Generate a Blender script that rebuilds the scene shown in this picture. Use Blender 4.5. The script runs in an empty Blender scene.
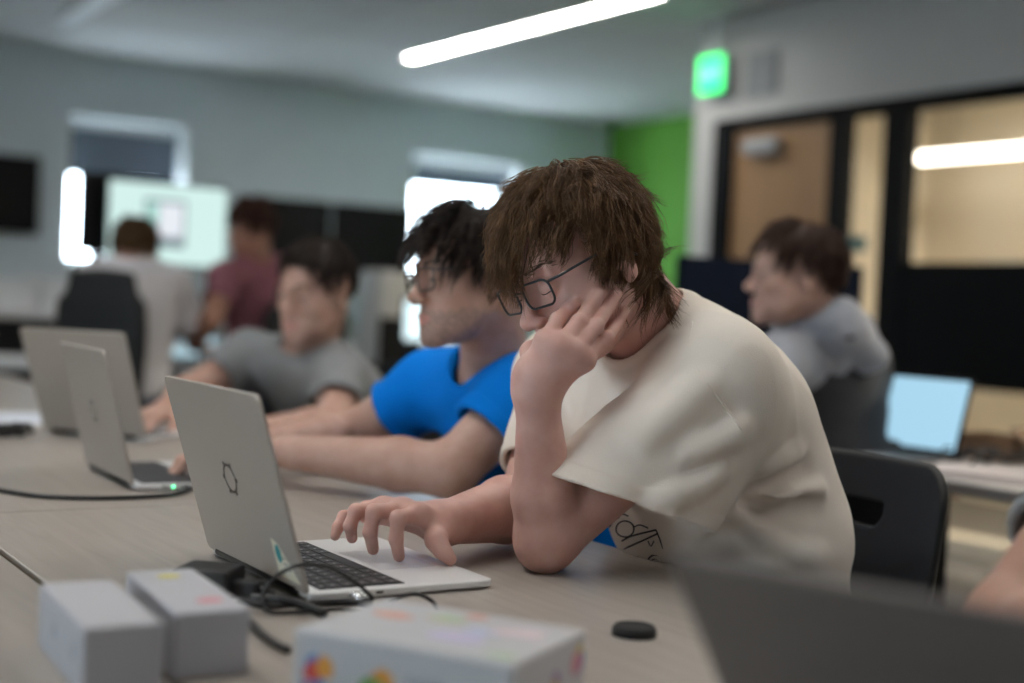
import bpy, bmesh, math, random
import numpy as np
from mathutils import Matrix, Vector

rng = np.random.default_rng(7)
random.seed(7)
SC = bpy.context.scene
COL = SC.collection

# ------------------------------------------------------------------ camera, world, exposure
CAM_Z = 1.055
PITCH, ROLL, FPX = 0.0261, 0.0461, 1368.8
def _basis():
    c, s = math.cos(PITCH), math.sin(PITCH)
    r = np.array([1., 0, 0]); u = np.array([0, s, c]); f = np.array([0, c, -s])
    cr, sr = math.cos(ROLL), math.sin(ROLL)
    return r * cr + u * sr, -r * sr + u * cr, f
CR, CU, CF = _basis()
CP = np.array([0, 0, CAM_Z])
cam_d = bpy.data.cameras.new('camera'); cam = bpy.data.objects.new('camera', cam_d); COL.objects.link(cam)
m = Matrix.Identity(4)
for i in range(3):
    m[i][0], m[i][1], m[i][2], m[i][3] = CR[i], CU[i], -CF[i], CP[i]
cam.matrix_world = m
cam_d.sensor_width = 36; cam_d.lens = FPX * 36 / 1024
cam_d.clip_start = 0.05; cam_d.clip_end = 100
cam_d.dof.use_dof = True; cam_d.dof.focus_distance = 1.70; cam_d.dof.aperture_fstop = 1.7; cam_d.dof.aperture_blades = 0
SC.camera = cam
W = bpy.data.worlds.new('overcast_sky'); SC.world = W; W.use_nodes = True
W.node_tree.nodes['Background'].inputs[0].default_value = (0.72, 0.88, 1.0, 1)
W.node_tree.nodes['Background'].inputs[1].default_value = 22.0
SC.view_settings.view_transform = 'Standard'
SC.view_settings.look = 'None'
SC.view_settings.gamma = 1.0
SC.view_settings.use_curve_mapping = False
SC.view_settings.exposure = 0.0
LAMP_POWER = 40.0          # emission strength of the ceiling strip lights
ROOM2_POWER = 210.0

# room axes: u runs along the back wall, v runs away from the camera along the right wall
YA = 0.5809
UA = np.array([math.cos(YA), math.sin(YA), 0]); VA = np.array([-math.sin(YA), math.cos(YA), 0])
def RW(u, v, z=0.0):
    p = UA * u + VA * v
    return Vector((p[0], p[1], z))
def ray(px, py):
    return CR * ((px - 512) / FPX) - CU * ((py - 341.5) / FPX) + CF
def U(px, py, d):
    return CP + ray(px, py) * d
def Zp(px, py, z):
    v = ray(px, py)
    return CP + v * ((z - CAM_Z) / v[2])

# ------------------------------------------------------------------ materials
MATS = {}
def mat(name, col=(.5, .5, .5), rough=.5, metal=0., noise=0., nscale=20., bump=0., bscale=60., spec=.5,
        emit=None, estr=0., sss=0., trans=0., sheen=0., col2=None, stretch=None, alpha=1.):
    if name in MATS: return MATS[name]
    M = bpy.data.materials.new(name); M.use_nodes = True
    nt = M.node_tree; b = nt.nodes['Principled BSDF']
    b.inputs['Base Color'].default_value = (*col, 1); b.inputs['Roughness'].default_value = rough
    b.inputs['Metallic'].default_value = metal; b.inputs['Specular IOR Level'].default_value = spec
    if sss:
        b.inputs['Subsurface Weight'].default_value = sss
        b.inputs['Subsurface Radius'].default_value = (1, .35, .2); b.inputs['Subsurface Scale'].default_value = .006
    if trans: b.inputs['Transmission Weight'].default_value = trans
    if sheen: b.inputs['Sheen Weight'].default_value = sheen
    if emit is not None:
        b.inputs['Emission Color'].default_value = (*emit, 1); b.inputs['Emission Strength'].default_value = estr
    if noise or bump:
        tc = nt.nodes.new('ShaderNodeTexCoord'); mp = nt.nodes.new('ShaderNodeMapping')
        nt.links.new(tc.outputs['Object'], mp.inputs[0])
        if stretch: mp.inputs['Scale'].default_value = stretch
    if noise:
        n = nt.nodes.new('ShaderNodeTexNoise'); n.inputs['Scale'].default_value = nscale; n.inputs['Detail'].default_value = 4
        nt.links.new(mp.outputs[0], n.inputs['Vector'])
        r = nt.nodes.new('ShaderNodeValToRGB')
        c2 = col2 if col2 else tuple(max(0, c * (1 - noise)) for c in col)
        c1 = col if col2 else tuple(min(1, c * (1 + noise)) for c in col)
        r.color_ramp.elements[0].position = .3; r.color_ramp.elements[1].position = .7
        r.color_ramp.elements[0].color = (*c2, 1); r.color_ramp.elements[1].color = (*c1, 1)
        nt.links.new(n.outputs['Fac'], r.inputs[0]); nt.links.new(r.outputs[0], b.inputs['Base Color'])
    if bump:
        n2 = nt.nodes.new('ShaderNodeTexNoise'); n2.inputs['Scale'].default_value = bscale; n2.inputs['Detail'].default_value = 3
        nt.links.new(mp.outputs[0], n2.inputs['Vector'])
        bp = nt.nodes.new('ShaderNodeBump'); bp.inputs['Strength'].default_value = bump; bp.inputs['Distance'].default_value = .002
        nt.links.new(n2.outputs['Fac'], bp.inputs['Height']); nt.links.new(bp.outputs[0], b.inputs['Normal'])
    MATS[name] = M
    return M

# ------------------------------------------------------------------ mesh helpers
class MB:
    """collects shapes; build() links them as ONE mesh object"""
    def __init__(self): self.v = []; self.f = []; self.mi = []; self.n = 0; self.sm = []
    def raw(self, V, F, mi=0, smooth=False):
        V = np.asarray(V, float)
        self.v.append(V)
        for f in F: self.f.append([i + self.n for i in f]); self.mi.append(mi); self.sm.append(smooth)
        self.n += len(V); return self
    def bm(self, b, M=None, mi=0, smooth=False):
        b.verts.index_update()
        V = [(M @ v.co if M is not None else v.co) for v in b.verts]
        F = [[v.index for v in f.verts] for f in b.faces]
        self.raw([tuple(v) for v in V], F, mi, smooth); b.free(); return self
    def box(self, c, size, bev=0., seg=2, M=None, mi=0, rot=None):
        b = bmesh.new(); bmesh.ops.create_cube(b, size=1)
        bmesh.ops.scale(b, vec=size, verts=b.verts)
        if bev: bmesh.ops.bevel(b, geom=list(b.edges), offset=bev, segments=seg, affect='EDGES', profile=.5)
        T = Matrix.Translation(c)
        if rot is not None: T = T @ rot
        return self.bm(b, (M @ T) if M is not None else T, mi)
    def cyl(self, p0, p1, r0, r1=None, seg=20, mi=0, smooth=True, M=None):
        return self.tube([p0, p1], [r0, r0 if r1 is None else r1], seg, mi, smooth, M)
    def tube(self, P, r, seg=10, mi=0, smooth=True, M=None, closed=False):
        P = np.asarray(P, float); n = len(P)
        if M is not None: P = np.array([tuple(M @ Vector(p)) for p in P])
        r = np.full(n, r, float) if np.isscalar(r) else np.asarray(r, float)
        T = np.gradient(P, axis=0) if not closed else np.roll(P, -1, 0) - np.roll(P, 1, 0)
        T /= np.linalg.norm(T, axis=1)[:, None] + 1e-12
        nrm = np.cross(T[0], [0, 0, 1.]);
        if np.linalg.norm(nrm) < .1: nrm = np.cross(T[0], [1., 0, 0])
        nrm /= np.linalg.norm(nrm)
        an = np.linspace(0, 2 * np.pi, seg, endpoint=False); V = []
        for i in range(n):
            nrm = nrm - T[i] * (nrm @ T[i]); nrm /= np.linalg.norm(nrm); bn = np.cross(T[i], nrm)
            V.append(P[i] + r[i] * (np.cos(an)[:, None] * nrm + np.sin(an)[:, None] * bn))
        V = np.concatenate(V); F = []
        for i in range(n if closed else n - 1):
            j = (i + 1) % n
            for k in range(seg):
                k2 = (k + 1) % seg
                F.append([i * seg + k, i * seg + k2, j * seg + k2, j * seg + k])
        if not closed:
            F.append(list(range(seg))[::-1]); F.append([(n - 1) * seg + k for k in range(seg)])
        return self.raw(V, F, mi, smooth)
    def prism(self, pts, z0, z1, M=None, mi=0, bev=0., smooth=False):
        """outline pts (x,y) extruded z0..z1"""
        b = bmesh.new(); vs = [b.verts.new((x, y, z0)) for x, y in pts]
        f = b.faces.new(vs); r = bmesh.ops.extrude_face_region(b, geom=[f])
        bmesh.ops.translate(b, vec=(0, 0, z1 - z0), verts=[e for e in r['geom'] if isinstance(e, bmesh.types.BMVert)])
        bmesh.ops.recalc_face_normals(b, faces=b.faces)
        if bev:
            es = [e for e in b.edges if abs(e.verts[0].co.z - e.verts[1].co.z) < 1e-7]
            bmesh.ops.bevel(b, geom=es, offset=bev, segments=2, affect='EDGES', profile=.5)
        return self.bm(b, M, mi, smooth)
    def build(self, name, mats, parent=None):
        me = bpy.data.meshes.new(name)
        V = np.concatenate(self.v); me.from_pydata(V.tolist(), [], self.f)
        if not isinstance(mats, (list, tuple)): mats = [mats]
        for q in mats: me.materials.append(q)
        me.polygons.foreach_set('material_index', self.mi); me.polygons.foreach_set('use_smooth', self.sm); me.update()
        o = bpy.data.objects.new(name, me); COL.objects.link(o)
        if parent is not None: o.parent = parent
        return o
def rrect(w, h, r, n=5):
    pts = []
    for cx, cy, a0 in ((w/2 - r, h/2 - r, 0), (-w/2 + r, h/2 - r, 90), (-w/2 + r, -h/2 + r, 180), (w/2 - r, -h/2 + r, 270)):
        for i in range(n + 1):
            a = math.radians(a0 + 90 * i / n); pts.append((cx + r * math.cos(a), cy + r * math.sin(a)))
    return pts
def tag(o, label=None, cat=None, group=None, kind=None):
    if label: o['label'] = label
    if cat: o['category'] = cat
    if group: o['group'] = group
    if kind: o['kind'] = kind
    return o
def empty(name, loc=(0, 0, 0), rz=0., label=None, cat=None, group=None):
    o = bpy.data.objects.new(name, None); COL.objects.link(o); o.location = loc; o.rotation_euler = (0, 0, rz)
    o.empty_display_size = .1
    return tag(o, label, cat, group)
def copy_tree(o, parent=None):
    c = o.copy(); COL.objects.link(c)
    if parent is not None: c.parent = parent
    for ch in list(o.children): copy_tree(ch, c)
    return c
def smooth_path(pts, n=12):
    """Catmull-Rom through points"""
    P = np.asarray(pts, float); P = np.vstack([2 * P[0] - P[1], P, 2 * P[-1] - P[-2]]); out = []
    for i in range(1, len(P) - 2):
        for t in np.linspace(0, 1, n, endpoint=False):
            a, b, c, d = P[i - 1], P[i], P[i + 1], P[i + 2]
            out.append(.5 * (2 * b + (c - a) * t + (2 * a - 5 * b + 4 * c - d) * t * t + (3 * b - a - 3 * c + d) * t ** 3))
    out.append(P[-2]); return np.array(out)
# ------------------------------------------------------------------ implicit surfaces for bodies and cloth
BIG = 1e3
def unit(v): v = np.asarray(v, float); return v / np.linalg.norm(v)
def cone(a, b, ra, rb=None): return ('cone', np.asarray(a, float), np.asarray(b, float), ra, ra if rb is None else rb)
def ell(c, r, M=None): return ('ell', np.asarray(c, float), np.asarray(r, float), np.eye(3) if M is None else np.asarray(M, float))
def rbox(c, hs, M=None, rad=.01): return ('box', np.asarray(c, float), np.asarray(hs, float), np.eye(3) if M is None else np.asarray(M, float), rad)
def torus(c, M, R, r): return ('tor', np.asarray(c, float), np.asarray(M, float), R, r)      # axis = third column of M
def plane(p, n): return ('pl', np.asarray(p, float), unit(n))
def grp(*ops): return ('grp', ops)
def pbox(p):
    k = p[0]
    if k == 'cone':
        r = max(p[3], p[4]); return np.minimum(p[1], p[2]) - r, np.maximum(p[1], p[2]) + r
    if k == 'ell':
        e = np.sqrt((p[3] ** 2 @ (p[2] ** 2))); return p[1] - e, p[1] + e
    if k == 'box':
        e = np.abs(p[3]) @ p[2]; return p[1] - e, p[1] + e
    if k == 'tor':
        r = p[3] + p[4] if np.isscalar(p[3]) else max(p[3]) + p[4]; return p[1] - r, p[1] + r
    if k == 'grp':
        lo, hi = np.full(3, 1e9), np.full(3, -1e9)
        for o in p[1]:
            if o[0] == 'u':
                a, b = pbox(o[2]); lo = np.minimum(lo, a - o[1]); hi = np.maximum(hi, b + o[1])
        return lo, hi
    return np.full(3, -1e9), np.full(3, 1e9)
def pdist(p, X, Y, Zc):
    k = p[0]
    if k == 'cone':
        a, b = p[1], p[2]; d = b - a; L = max(d @ d, 1e-12); x, y, z = X - a[0], Y - a[1], Zc - a[2]
        h = np.clip((x * d[0] + y * d[1] + z * d[2]) / L, 0, 1)
        return np.sqrt((x - h * d[0]) ** 2 + (y - h * d[1]) ** 2 + (z - h * d[2]) ** 2) - (p[3] + (p[4] - p[3]) * h)
    if k in ('ell', 'box', 'tor'):
        M = p[3] if k != 'tor' else p[2]
        x, y, z = X - p[1][0], Y - p[1][1], Zc - p[1][2]
        q = [x * M[0, i] + y * M[1, i] + z * M[2, i] for i in range(3)]
        if k == 'ell':
            r = p[2]
            k0 = np.sqrt((q[0] / r[0]) ** 2 + (q[1] / r[1]) ** 2 + (q[2] / r[2]) ** 2)
            k1 = np.sqrt((q[0] / r[0] ** 2) ** 2 + (q[1] / r[1] ** 2) ** 2 + (q[2] / r[2] ** 2) ** 2)
            return k0 * (k0 - 1) / (k1 + 1e-9)
        if k == 'box':
            rad = p[4]; e = [np.abs(q[i]) - (p[2][i] - rad) for i in range(3)]
            return np.sqrt(sum(np.maximum(t, 0) ** 2 for t in e)) + np.minimum(np.maximum(np.maximum(e[0], e[1]), e[2]), 0) - rad
        R = p[3]
        if np.isscalar(R): l = np.sqrt(q[0] ** 2 + q[1] ** 2) - R
        else:
            rr = np.sqrt((q[0] / R[0]) ** 2 + (q[1] / R[1]) ** 2); l = (rr - 1) * min(R)
        return np.sqrt(l ** 2 + q[2] ** 2) - p[4]
    if k == 'pl':
        return (X - p[1][0]) * p[2][0] + (Y - p[1][1]) * p[2][1] + (Zc - p[1][2]) * p[2][2]
    if k == 'grp':
        f = np.full(np.broadcast_shapes(X.shape, Y.shape, Zc.shape), BIG, np.float32)
        for o in p[1]: f = comb(f, pdist(o[2], X, Y, Zc), o[0], o[1])
        return f
def comb(f, d, op, k):
    if op == 'u':
        if k <= 0: return np.minimum(f, d)
        h = np.maximum(k - np.abs(f - d), 0) / k; return np.minimum(f, d) - h * h * k * .25
    if op == 's': d = -d
    if k <= 0: return np.maximum(f, d)
    h = np.maximum(k - np.abs(f - d), 0) / k; return np.maximum(f, d) + h * h * k * .25
def sdf_at(ops, P):
    P = np.atleast_2d(P); return pdist(('grp', ops), P[:, 0], P[:, 1], P[:, 2])
def surf_depth(ops, px, py, d0=1.0, d1=2.6):
    """distance along the view ray to the first surface of ops"""
    t = np.linspace(d0, d1, 1600); f = sdf_at(ops, CP + ray(px, py) * t[:, None])
    i = np.argmax(f < 0)
    return t[i] if f[i] < 0 else None
def nets(f, org, h):
    """surface nets -> verts, quads"""
    s = f < 0
    c = np.zeros(tuple(n - 1 for n in f.shape), np.int8)
    for i in (0, 1):
        for j in (0, 1):
            for k in (0, 1):
                c += s[i:f.shape[0] - 1 + i, j:f.shape[1] - 1 + j, k:f.shape[2] - 1 + k]
    act = (c > 0) & (c < 8); I = np.argwhere(act); n = len(I)
    idx = np.full(act.shape, -1, np.int32); idx[act] = np.arange(n)
    acc = np.zeros((n, 3)); cnt = np.zeros(n)
    corners = [(i, j, k) for i in (0, 1) for j in (0, 1) for k in (0, 1)]
    vals = {cc: f[I[:, 0] + cc[0], I[:, 1] + cc[1], I[:, 2] + cc[2]] for cc in corners}
    for a in corners:
        for ax in range(3):
            if a[ax]: continue
            b = list(a); b[ax] = 1; b = tuple(b)
            fa, fb = vals[a], vals[b]; x = (fa < 0) != (fb < 0)
            t = np.where(x, fa / np.where(x, fa - fb, 1), 0)
            p = np.array(a, float) + t[:, None] * np.eye(3)[ax]
            acc += np.where(x[:, None], p, 0); cnt += x
    V = org + (I + acc / cnt[:, None]) * h
    Q = []
    for ax in range(3):
        sl0 = [slice(None)] * 3; sl1 = [slice(None)] * 3; sl0[ax] = slice(0, -1); sl1[ax] = slice(1, None)
        e = s[tuple(sl0)] != s[tuple(sl1)]
        E = np.argwhere(e); o1, o2 = (ax + 1) % 3, (ax + 2) % 3
        E = E[(E[:, o1] > 0) & (E[:, o2] > 0) & (E[:, o1] < f.shape[o1] - 1) & (E[:, o2] < f.shape[o2] - 1)]
        ins = s[E[:, 0], E[:, 1], E[:, 2]]
        def cell(d1, d2):
            C = E.copy(); C[:, o1] -= d1; C[:, o2] -= d2; return idx[C[:, 0], C[:, 1], C[:, 2]]
        q = np.stack([cell(1, 1), cell(0, 1), cell(0, 0), cell(1, 0)], 1)
        q[~ins] = q[~ins][:, ::-1]
        Q.append(q)
    Q = np.concatenate(Q); Q = Q[(Q >= 0).all(1)]
    return V, Q
def sdf_mesh(name, ops, h, mats, parent=None, disp=None, lo=None, hi=None, mfun=None):
    b0, b1 = pbox(('grp', ops))
    if lo is not None: b0 = np.maximum(b0, lo)
    if hi is not None: b1 = np.minimum(b1, hi)
    org = b0 - 3 * h; shape = tuple(int(v) for v in np.ceil((b1 - b0 + 6 * h) / h) + 1)
    ax = [(org[i] + h * np.arange(shape[i])).astype(np.float32) for i in range(3)]
    f = np.full(shape, BIG, np.float32)
    for op, k, p in ops:
        a, b = pbox(p); mg = k + 4 * h
        sl = tuple(slice(max(0, int((a[i] - mg - org[i]) / h)) if a[i] > -1e8 else 0,
                         min(shape[i], int((b[i] + mg - org[i]) / h) + 2) if b[i] < 1e8 else shape[i]) for i in range(3))
        if any(q.stop <= q.start for q in sl): continue
        X = ax[0][sl[0]][:, None, None]; Y = ax[1][sl[1]][None, :, None]; Zc = ax[2][sl[2]][None, None, :]
        f[sl] = comb(f[sl], pdist(p, X, Y, Zc).astype(np.float32), op, k)
    if disp is not None:
        I = np.nonzero(np.abs(f) < .03)
        P = np.stack([ax[i][I[i]] for i in range(3)], 1); f[I] -= disp(P)
    V, Q = nets(f, org, h)
    me = bpy.data.meshes.new(name)
    me.vertices.add(len(V)); me.vertices.foreach_set('co', V.astype(np.float32).ravel())
    me.loops.add(Q.size); me.loops.foreach_set('vertex_index', Q.astype(np.int32).ravel())
    me.polygons.add(len(Q)); me.polygons.foreach_set('loop_start', np.arange(0, Q.size, 4, dtype=np.int32))
    if not isinstance(mats, (list, tuple)): mats = [mats]
    for q in mats: me.materials.append(q)
    me.polygons.foreach_set('use_smooth', np.ones(len(Q), bool))
    if mfun is not None: me.polygons.foreach_set('material_index', mfun(V[Q].mean(1)).astype(np.int32))
    me.update(calc_edges=True); me.validate()
    o = bpy.data.objects.new(name, me); COL.objects.link(o)
    if parent is not None:
        o.parent = parent; bake(o, parent)
    return o
def bake(o, parent):
    """geometry was made in world space: keep it there under a moved parent"""
    o.matrix_parent_inverse = Matrix.LocRotScale(parent.location, parent.rotation_euler, None).inverted()
def waves(seed, n, fmin, fmax, stretch=(1, 1, 1)):
    g = np.random.default_rng(seed)
    D = g.normal(size=(n, 3)); D /= np.linalg.norm(D, axis=1)[:, None]; D *= g.uniform(fmin, fmax, n)[:, None] * np.array(stretch)
    ph = g.uniform(0, 6.28, n); W1 = g.normal(size=(3, 3)) * 9; 
    def fn(P):
        Pw = P + .012 * np.sin(P @ W1 + ph[:3]); return (np.sin(Pw @ D.T + ph)).sum(1) / math.sqrt(n)
    return fn
def ridges(seed, n, fmin, fmax, amp, stretch=(1, 1, 1)):
    w = waves(seed, n, fmin, fmax, stretch)
    return lambda P: amp * (1 - np.abs(np.tanh(1.3 * w(P))) * 1.6)
# ------------------------------------------------------------------ the room
ROT = Matrix.Rotation(YA, 4, 'Z')          # room frame -> world
wall_m = mat('wall_paint', (.66, .725, .77), .85, noise=.03, nscale=3)
wallr_m = mat('wall_paint_right', (.55, .55, .54), .85, noise=.03, nscale=3)
green_m = mat('green_paint', (.105, .31, .028), .75, noise=.04, nscale=3)
white_m = mat('white_trim', (.80, .82, .82), .5)
black_m = mat('black_frame', (.002, .0025, .0035), .65, spec=.12)
beige_m = mat('beige_paint', (.82, .75, .62), .85, noise=.03, nscale=3)
olive_m = mat('olive_soffit', (.30, .27, .13), .9)
def thin_glass(name, refl=.06, tint=(1, 1, 1)):
    M = bpy.data.materials.new(name); M.use_nodes = True; nt = M.node_tree; nt.nodes.clear()
    out = nt.nodes.new('ShaderNodeOutputMaterial'); mx = nt.nodes.new('ShaderNodeMixShader'); tr = nt.nodes.new('ShaderNodeBsdfTransparent'); gl = nt.nodes.new('ShaderNodeBsdfGlossy')
    tr.inputs[0].default_value = (*tint, 1); gl.inputs['Roughness'].default_value = .02; mx.inputs[0].default_value = refl
    nt.links.new(tr.outputs[0], mx.inputs[1]); nt.links.new(gl.outputs[0], mx.inputs[2]); nt.links.new(mx.outputs[0], out.inputs[0]); return M
glass_m = thin_glass('clear_glass', .05)
wood_m = mat('oak_veneer', (.34, .19, .085), .5, noise=.14, nscale=9, stretch=(6, 6, .35))
floor_m = mat('carpet', (.16, .15, .14), .95, noise=.25, nscale=70, bump=.5, bscale=300)
def make_ceiling_mat():
    M = mat('ceiling_tiles', (.50, .50, .50), .9)
    nt = M.node_tree; b = nt.nodes['Principled BSDF']
    tc = nt.nodes.new('ShaderNodeTexCoord'); br = nt.nodes.new('ShaderNodeTexBrick')
    br.inputs['Color1'].default_value = (.52, .52, .51, 1); br.inputs['Color2'].default_value = (.48, .48, .48, 1)
    br.inputs['Mortar'].default_value = (.36, .36, .36, 1); br.inputs['Scale'].default_value = 1
    br.inputs['Brick Width'].default_value = 1.2; br.inputs['Row Height'].default_value = .6; br.inputs['Mortar Size'].default_value = .012
    br.offset = 0
    nt.links.new(tc.outputs['Object'], br.inputs['Vector']); nt.links.new(br.outputs['Color'], b.inputs['Base Color'])
    return M
ceil_m = make_ceiling_mat()
CH = 2.7; UL, UR, UG, VF, VB, VE = -4.2, 5.114, 7.37, -4.5, 9.8, 6.0
def struct(name, mb, ms):
    o = mb.build(name, ms); o.rotation_euler = (0, 0, YA); o['kind'] = 'structure'; return o
def slab(name, u0, u1, v0, v1, z0, z1, ms):
    return struct(name, MB().box(((u0+u1)/2, (v0+v1)/2, (z0+z1)/2), (u1-u0, v1-v0, z1-z0)), ms)
slab('floor', UL - .2, UG + .3, VF - .2, VB + .3, -.1, 0, floor_m)
slab('ceiling', UL - .2, UG + .3, VF - .2, VB + .3, CH, CH + .1, ceil_m)
mb = MB(); LW = [(.5, 1.9)]; LZ0, LZ1 = .95, 2.1
vs = [VF, LW[0][0], LW[0][1], VB]
for i in range(3):
    if i == 1:
        mb.box((UL-.1, (vs[i]+vs[i+1])/2, LZ0/2), (.2, vs[i+1]-vs[i], LZ0)); mb.box((UL-.1, (vs[i]+vs[i+1])/2, (LZ1+CH)/2), (.2, vs[i+1]-vs[i], CH-LZ1))
    else: mb.box((UL-.1, (vs[i]+vs[i+1])/2, CH/2), (.2, vs[i+1]-vs[i], CH))
struct('wall_left', mb, wall_m)
for i, (a_, b_) in enumerate(LW):
    root = empty('window_%d' % (i + 5), RW(UL - .1, (a_+b_)/2, LZ0), YA); root['kind'] = 'structure'; wd, ht = b_-a_, LZ1-LZ0
    f = MB()
    for s_ in (-1, 1): f.box((0, s_*(wd/2-.03), ht/2), (.06, .06, ht))
    f.box((0, 0, .03), (.06, wd-.12, .06)); f.box((0, 0, ht-.03), (.06, wd-.12, .06)); f.box((0, 0, ht/2), (.05, .05, ht-.12))
    f.build('window_frame', white_m, root)
    MB().box((0, 0, ht/2), (.006, wd-.12, ht-.12)).build('window_pane', glass_m, root)
slab('wall_front', UL - .2, UR + .1, VF - .2, VF, 0, CH, wall_m)
slab('wall_green', UG, UG + .2, VE, VB + .3, 0, CH, green_m)
# back wall with two deep window openings
WIN = [(2.64, 3.50, 1.20, 2.265), (5.39, 6.44, 1.20, 2.265)]
mb = MB(); TB = .30
us = [UL - .2, WIN[0][0], WIN[0][1], WIN[1][0], WIN[1][1], UG + .2]
for i in range(5):
    if i in (1, 3):
        w = WIN[i // 2]
        mb.box(((w[0]+w[1])/2, VB + TB/2, w[2]/2), (w[1]-w[0], TB, w[2]))
        mb.box(((w[0]+w[1])/2, VB + TB/2, (w[3]+CH)/2), (w[1]-w[0], TB, CH - w[3]))
    else: mb.box(((us[i]+us[i+1])/2, VB + TB/2, CH/2), (us[i+1]-us[i], TB, CH))
struct('wall_back', mb, wall_m)
blind_m = mat('blind_fabric', (.10, .12, .15), .8)
for i, w in enumerate(WIN):
    um, wd, ht = (w[0]+w[1])/2, w[1]-w[0], w[3]-w[2]
    root = empty('window_%d' % (i + 1), RW(um, VB, w[2]), YA); root['kind'] = 'structure'
    f = MB()
    for sx in (-1, 1): f.box((sx*(wd/2-.006), TB/2, ht/2), (.012, TB, ht))
    f.box((0, TB/2, .006), (wd, TB, .012)); f.box((0, TB/2, ht-.006), (wd, TB, .012))
    f.build('window_reveal', white_m, root)
    f = MB()
    for sx in (-1, 1): f.box((sx*(wd/2-.035), TB-.04, ht/2), (.045, .05, ht-.03))
    f.box((0, TB-.04, .035), (wd-.03, .05, .045)); f.box((0, TB-.04, ht-.035), (wd-.03, .05, .045))
    f.build('window_frame', white_m, root)
    MB().box((0, TB-.04, ht/2), (wd-.1, .006, ht-.1)).build('window_pane', glass_m, root)
    f = MB(); f.box((0, .10, .0), (wd + .06, .30, .02)).build('window_sill', white_m, root)
    # roller blind, half lowered, hanging in the opening
    z1 = 1.86 if i == 0 else 2.03
    bl = empty('roller_blind', RW(um, VB + .19, w[3] - .02), YA,
               'dark roller blind half lowered in the left window above the lit monitor' if i == 0
               else 'grey roller blind drawn partly down in the bright window above the blue shirted person', 'blind')
    MB().box((0, 0, (z1 - (w[3]-.02))/2), (wd - .03, .004, w[3]-.02-z1)).build('blind_cloth', blind_m, bl)
    MB().cyl((-wd/2+.05, 0, -.03), (wd/2-.05, 0, -.03), .024).build('roller_tube', white_m, bl)
    MB().box((0, 0, z1-(w[3]-.02)), (wd-.03, .014, .022)).build('bottom_bar', black_m, bl)
# right wall: glazed screen with a wooden door
G1 = 1.345; GT = 2.07; ZT = 2.125; TW = .12
segs = []                                                                     # (v0, v1, z0, z1)
mb = MB()
def rb(v0, v1, z0, z1, u=UR, t=TW): mb.box((u + t/2, (v0+v1)/2, (z0+z1)/2), (t, abs(v1-v0), z1-z0)); return mb
rb(5.811, VE, 0, CH); rb(VF, 5.811, ZT, CH); rb(VF, 1.0, .775, ZT)
struct('wall_right', mb, wallr_m)
mb = MB(); rb(VF, 1.0, 0, .775); rb(1.0, 4.43, 0, .10); struct('wall_right_lower', mb, beige_m)
mb = MB(); rb(1.0, 4.43, .775, G1, UR - .012, .06); struct('trim_1', mb, black_m)           # black panel under the glass
mb = MB()
rb(5.663, 5.811, 0, ZT, UR - .02, .075); rb(4.825, 4.937, 0, ZT, UR - .02, .075); rb(4.43, 4.583, 0, ZT, UR - .02, .075)
rb(1.0, 5.811, GT, ZT + .01, UR - .02, .075); rb(1.0, 1.09, .775, ZT, UR - .02, .075); rb(2.6, 2.7, G1, GT, UR - .02, .075)
rb(4.583, 4.825, 0, .3, UR - .02, .075)
struct('trim_2', mb, black_m)                                                          # black frame members
w3 = empty('window_3', RW(UR + .05, 3.5, G1), YA); w3['kind'] = 'structure'
MB().box((0, 0, (GT-G1)/2), (.008, 1.76, GT-G1)).build('window_pane', glass_m, w3)
MB().box((0, -1.65, (GT-G1)/2), (.008, 1.46, GT-G1)).build('window_pane', glass_m, w3)
w4 = empty('window_4', RW(UR + .05, 4.704, .3), YA); w4['kind'] = 'structure'
MB().box((0, 0, (GT-.3)/2), (.008, .24, GT-.3)).build('window_pane', glass_m, w4)
w7 = empty('window_7', RW(UR + .03, 2.71, .10), YA); w7['kind'] = 'structure'
MB().box((0, 0, .3375), (.008, 3.40, .673)).build('window_pane', glass_m, w7)
d1 = empty('door_1', RW(UR + .03, 5.30, 0), YA); d1['kind'] = 'structure'
MB().box((0, 0, (GT+.02)/2), (.045, .722, GT), bev=.002).build('door_leaf', wood_m, d1)
f = MB(); f.box((-.055, .12, 1.965), (.06, .25, .075), bev=.008); f.build('door_closer', mat('closer_metal', (.42, .44, .46), .4, metal=.3), d1)
f = MB(); f.cyl((-.02, -.28, 1.0), (-.07, -.28, 1.0), .012); f.cyl((-.07, -.29, 1.0), (-.07, -.16, 1.0), .010); f.build('door_handle', mat('steel', (.6, .6, .6), .3, metal=1), d1)
# the room behind the glass
slab('wall_beyond', 7.0, 7.1, VF, VE + .3, 0, CH, beige_m)
slab('wall_beyond_end', UR + .125, 7.36, VE - .08, VE, 0, CH, beige_m)
slab('wall_beyond_front', UR + .13, 7.1, VF - .1, VF, 0, CH, beige_m)
slab('trim_3', UR + .14, 6.99, VF, VE - .09, 2.43, 2.46, olive_m)                        # dropped soffit
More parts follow.
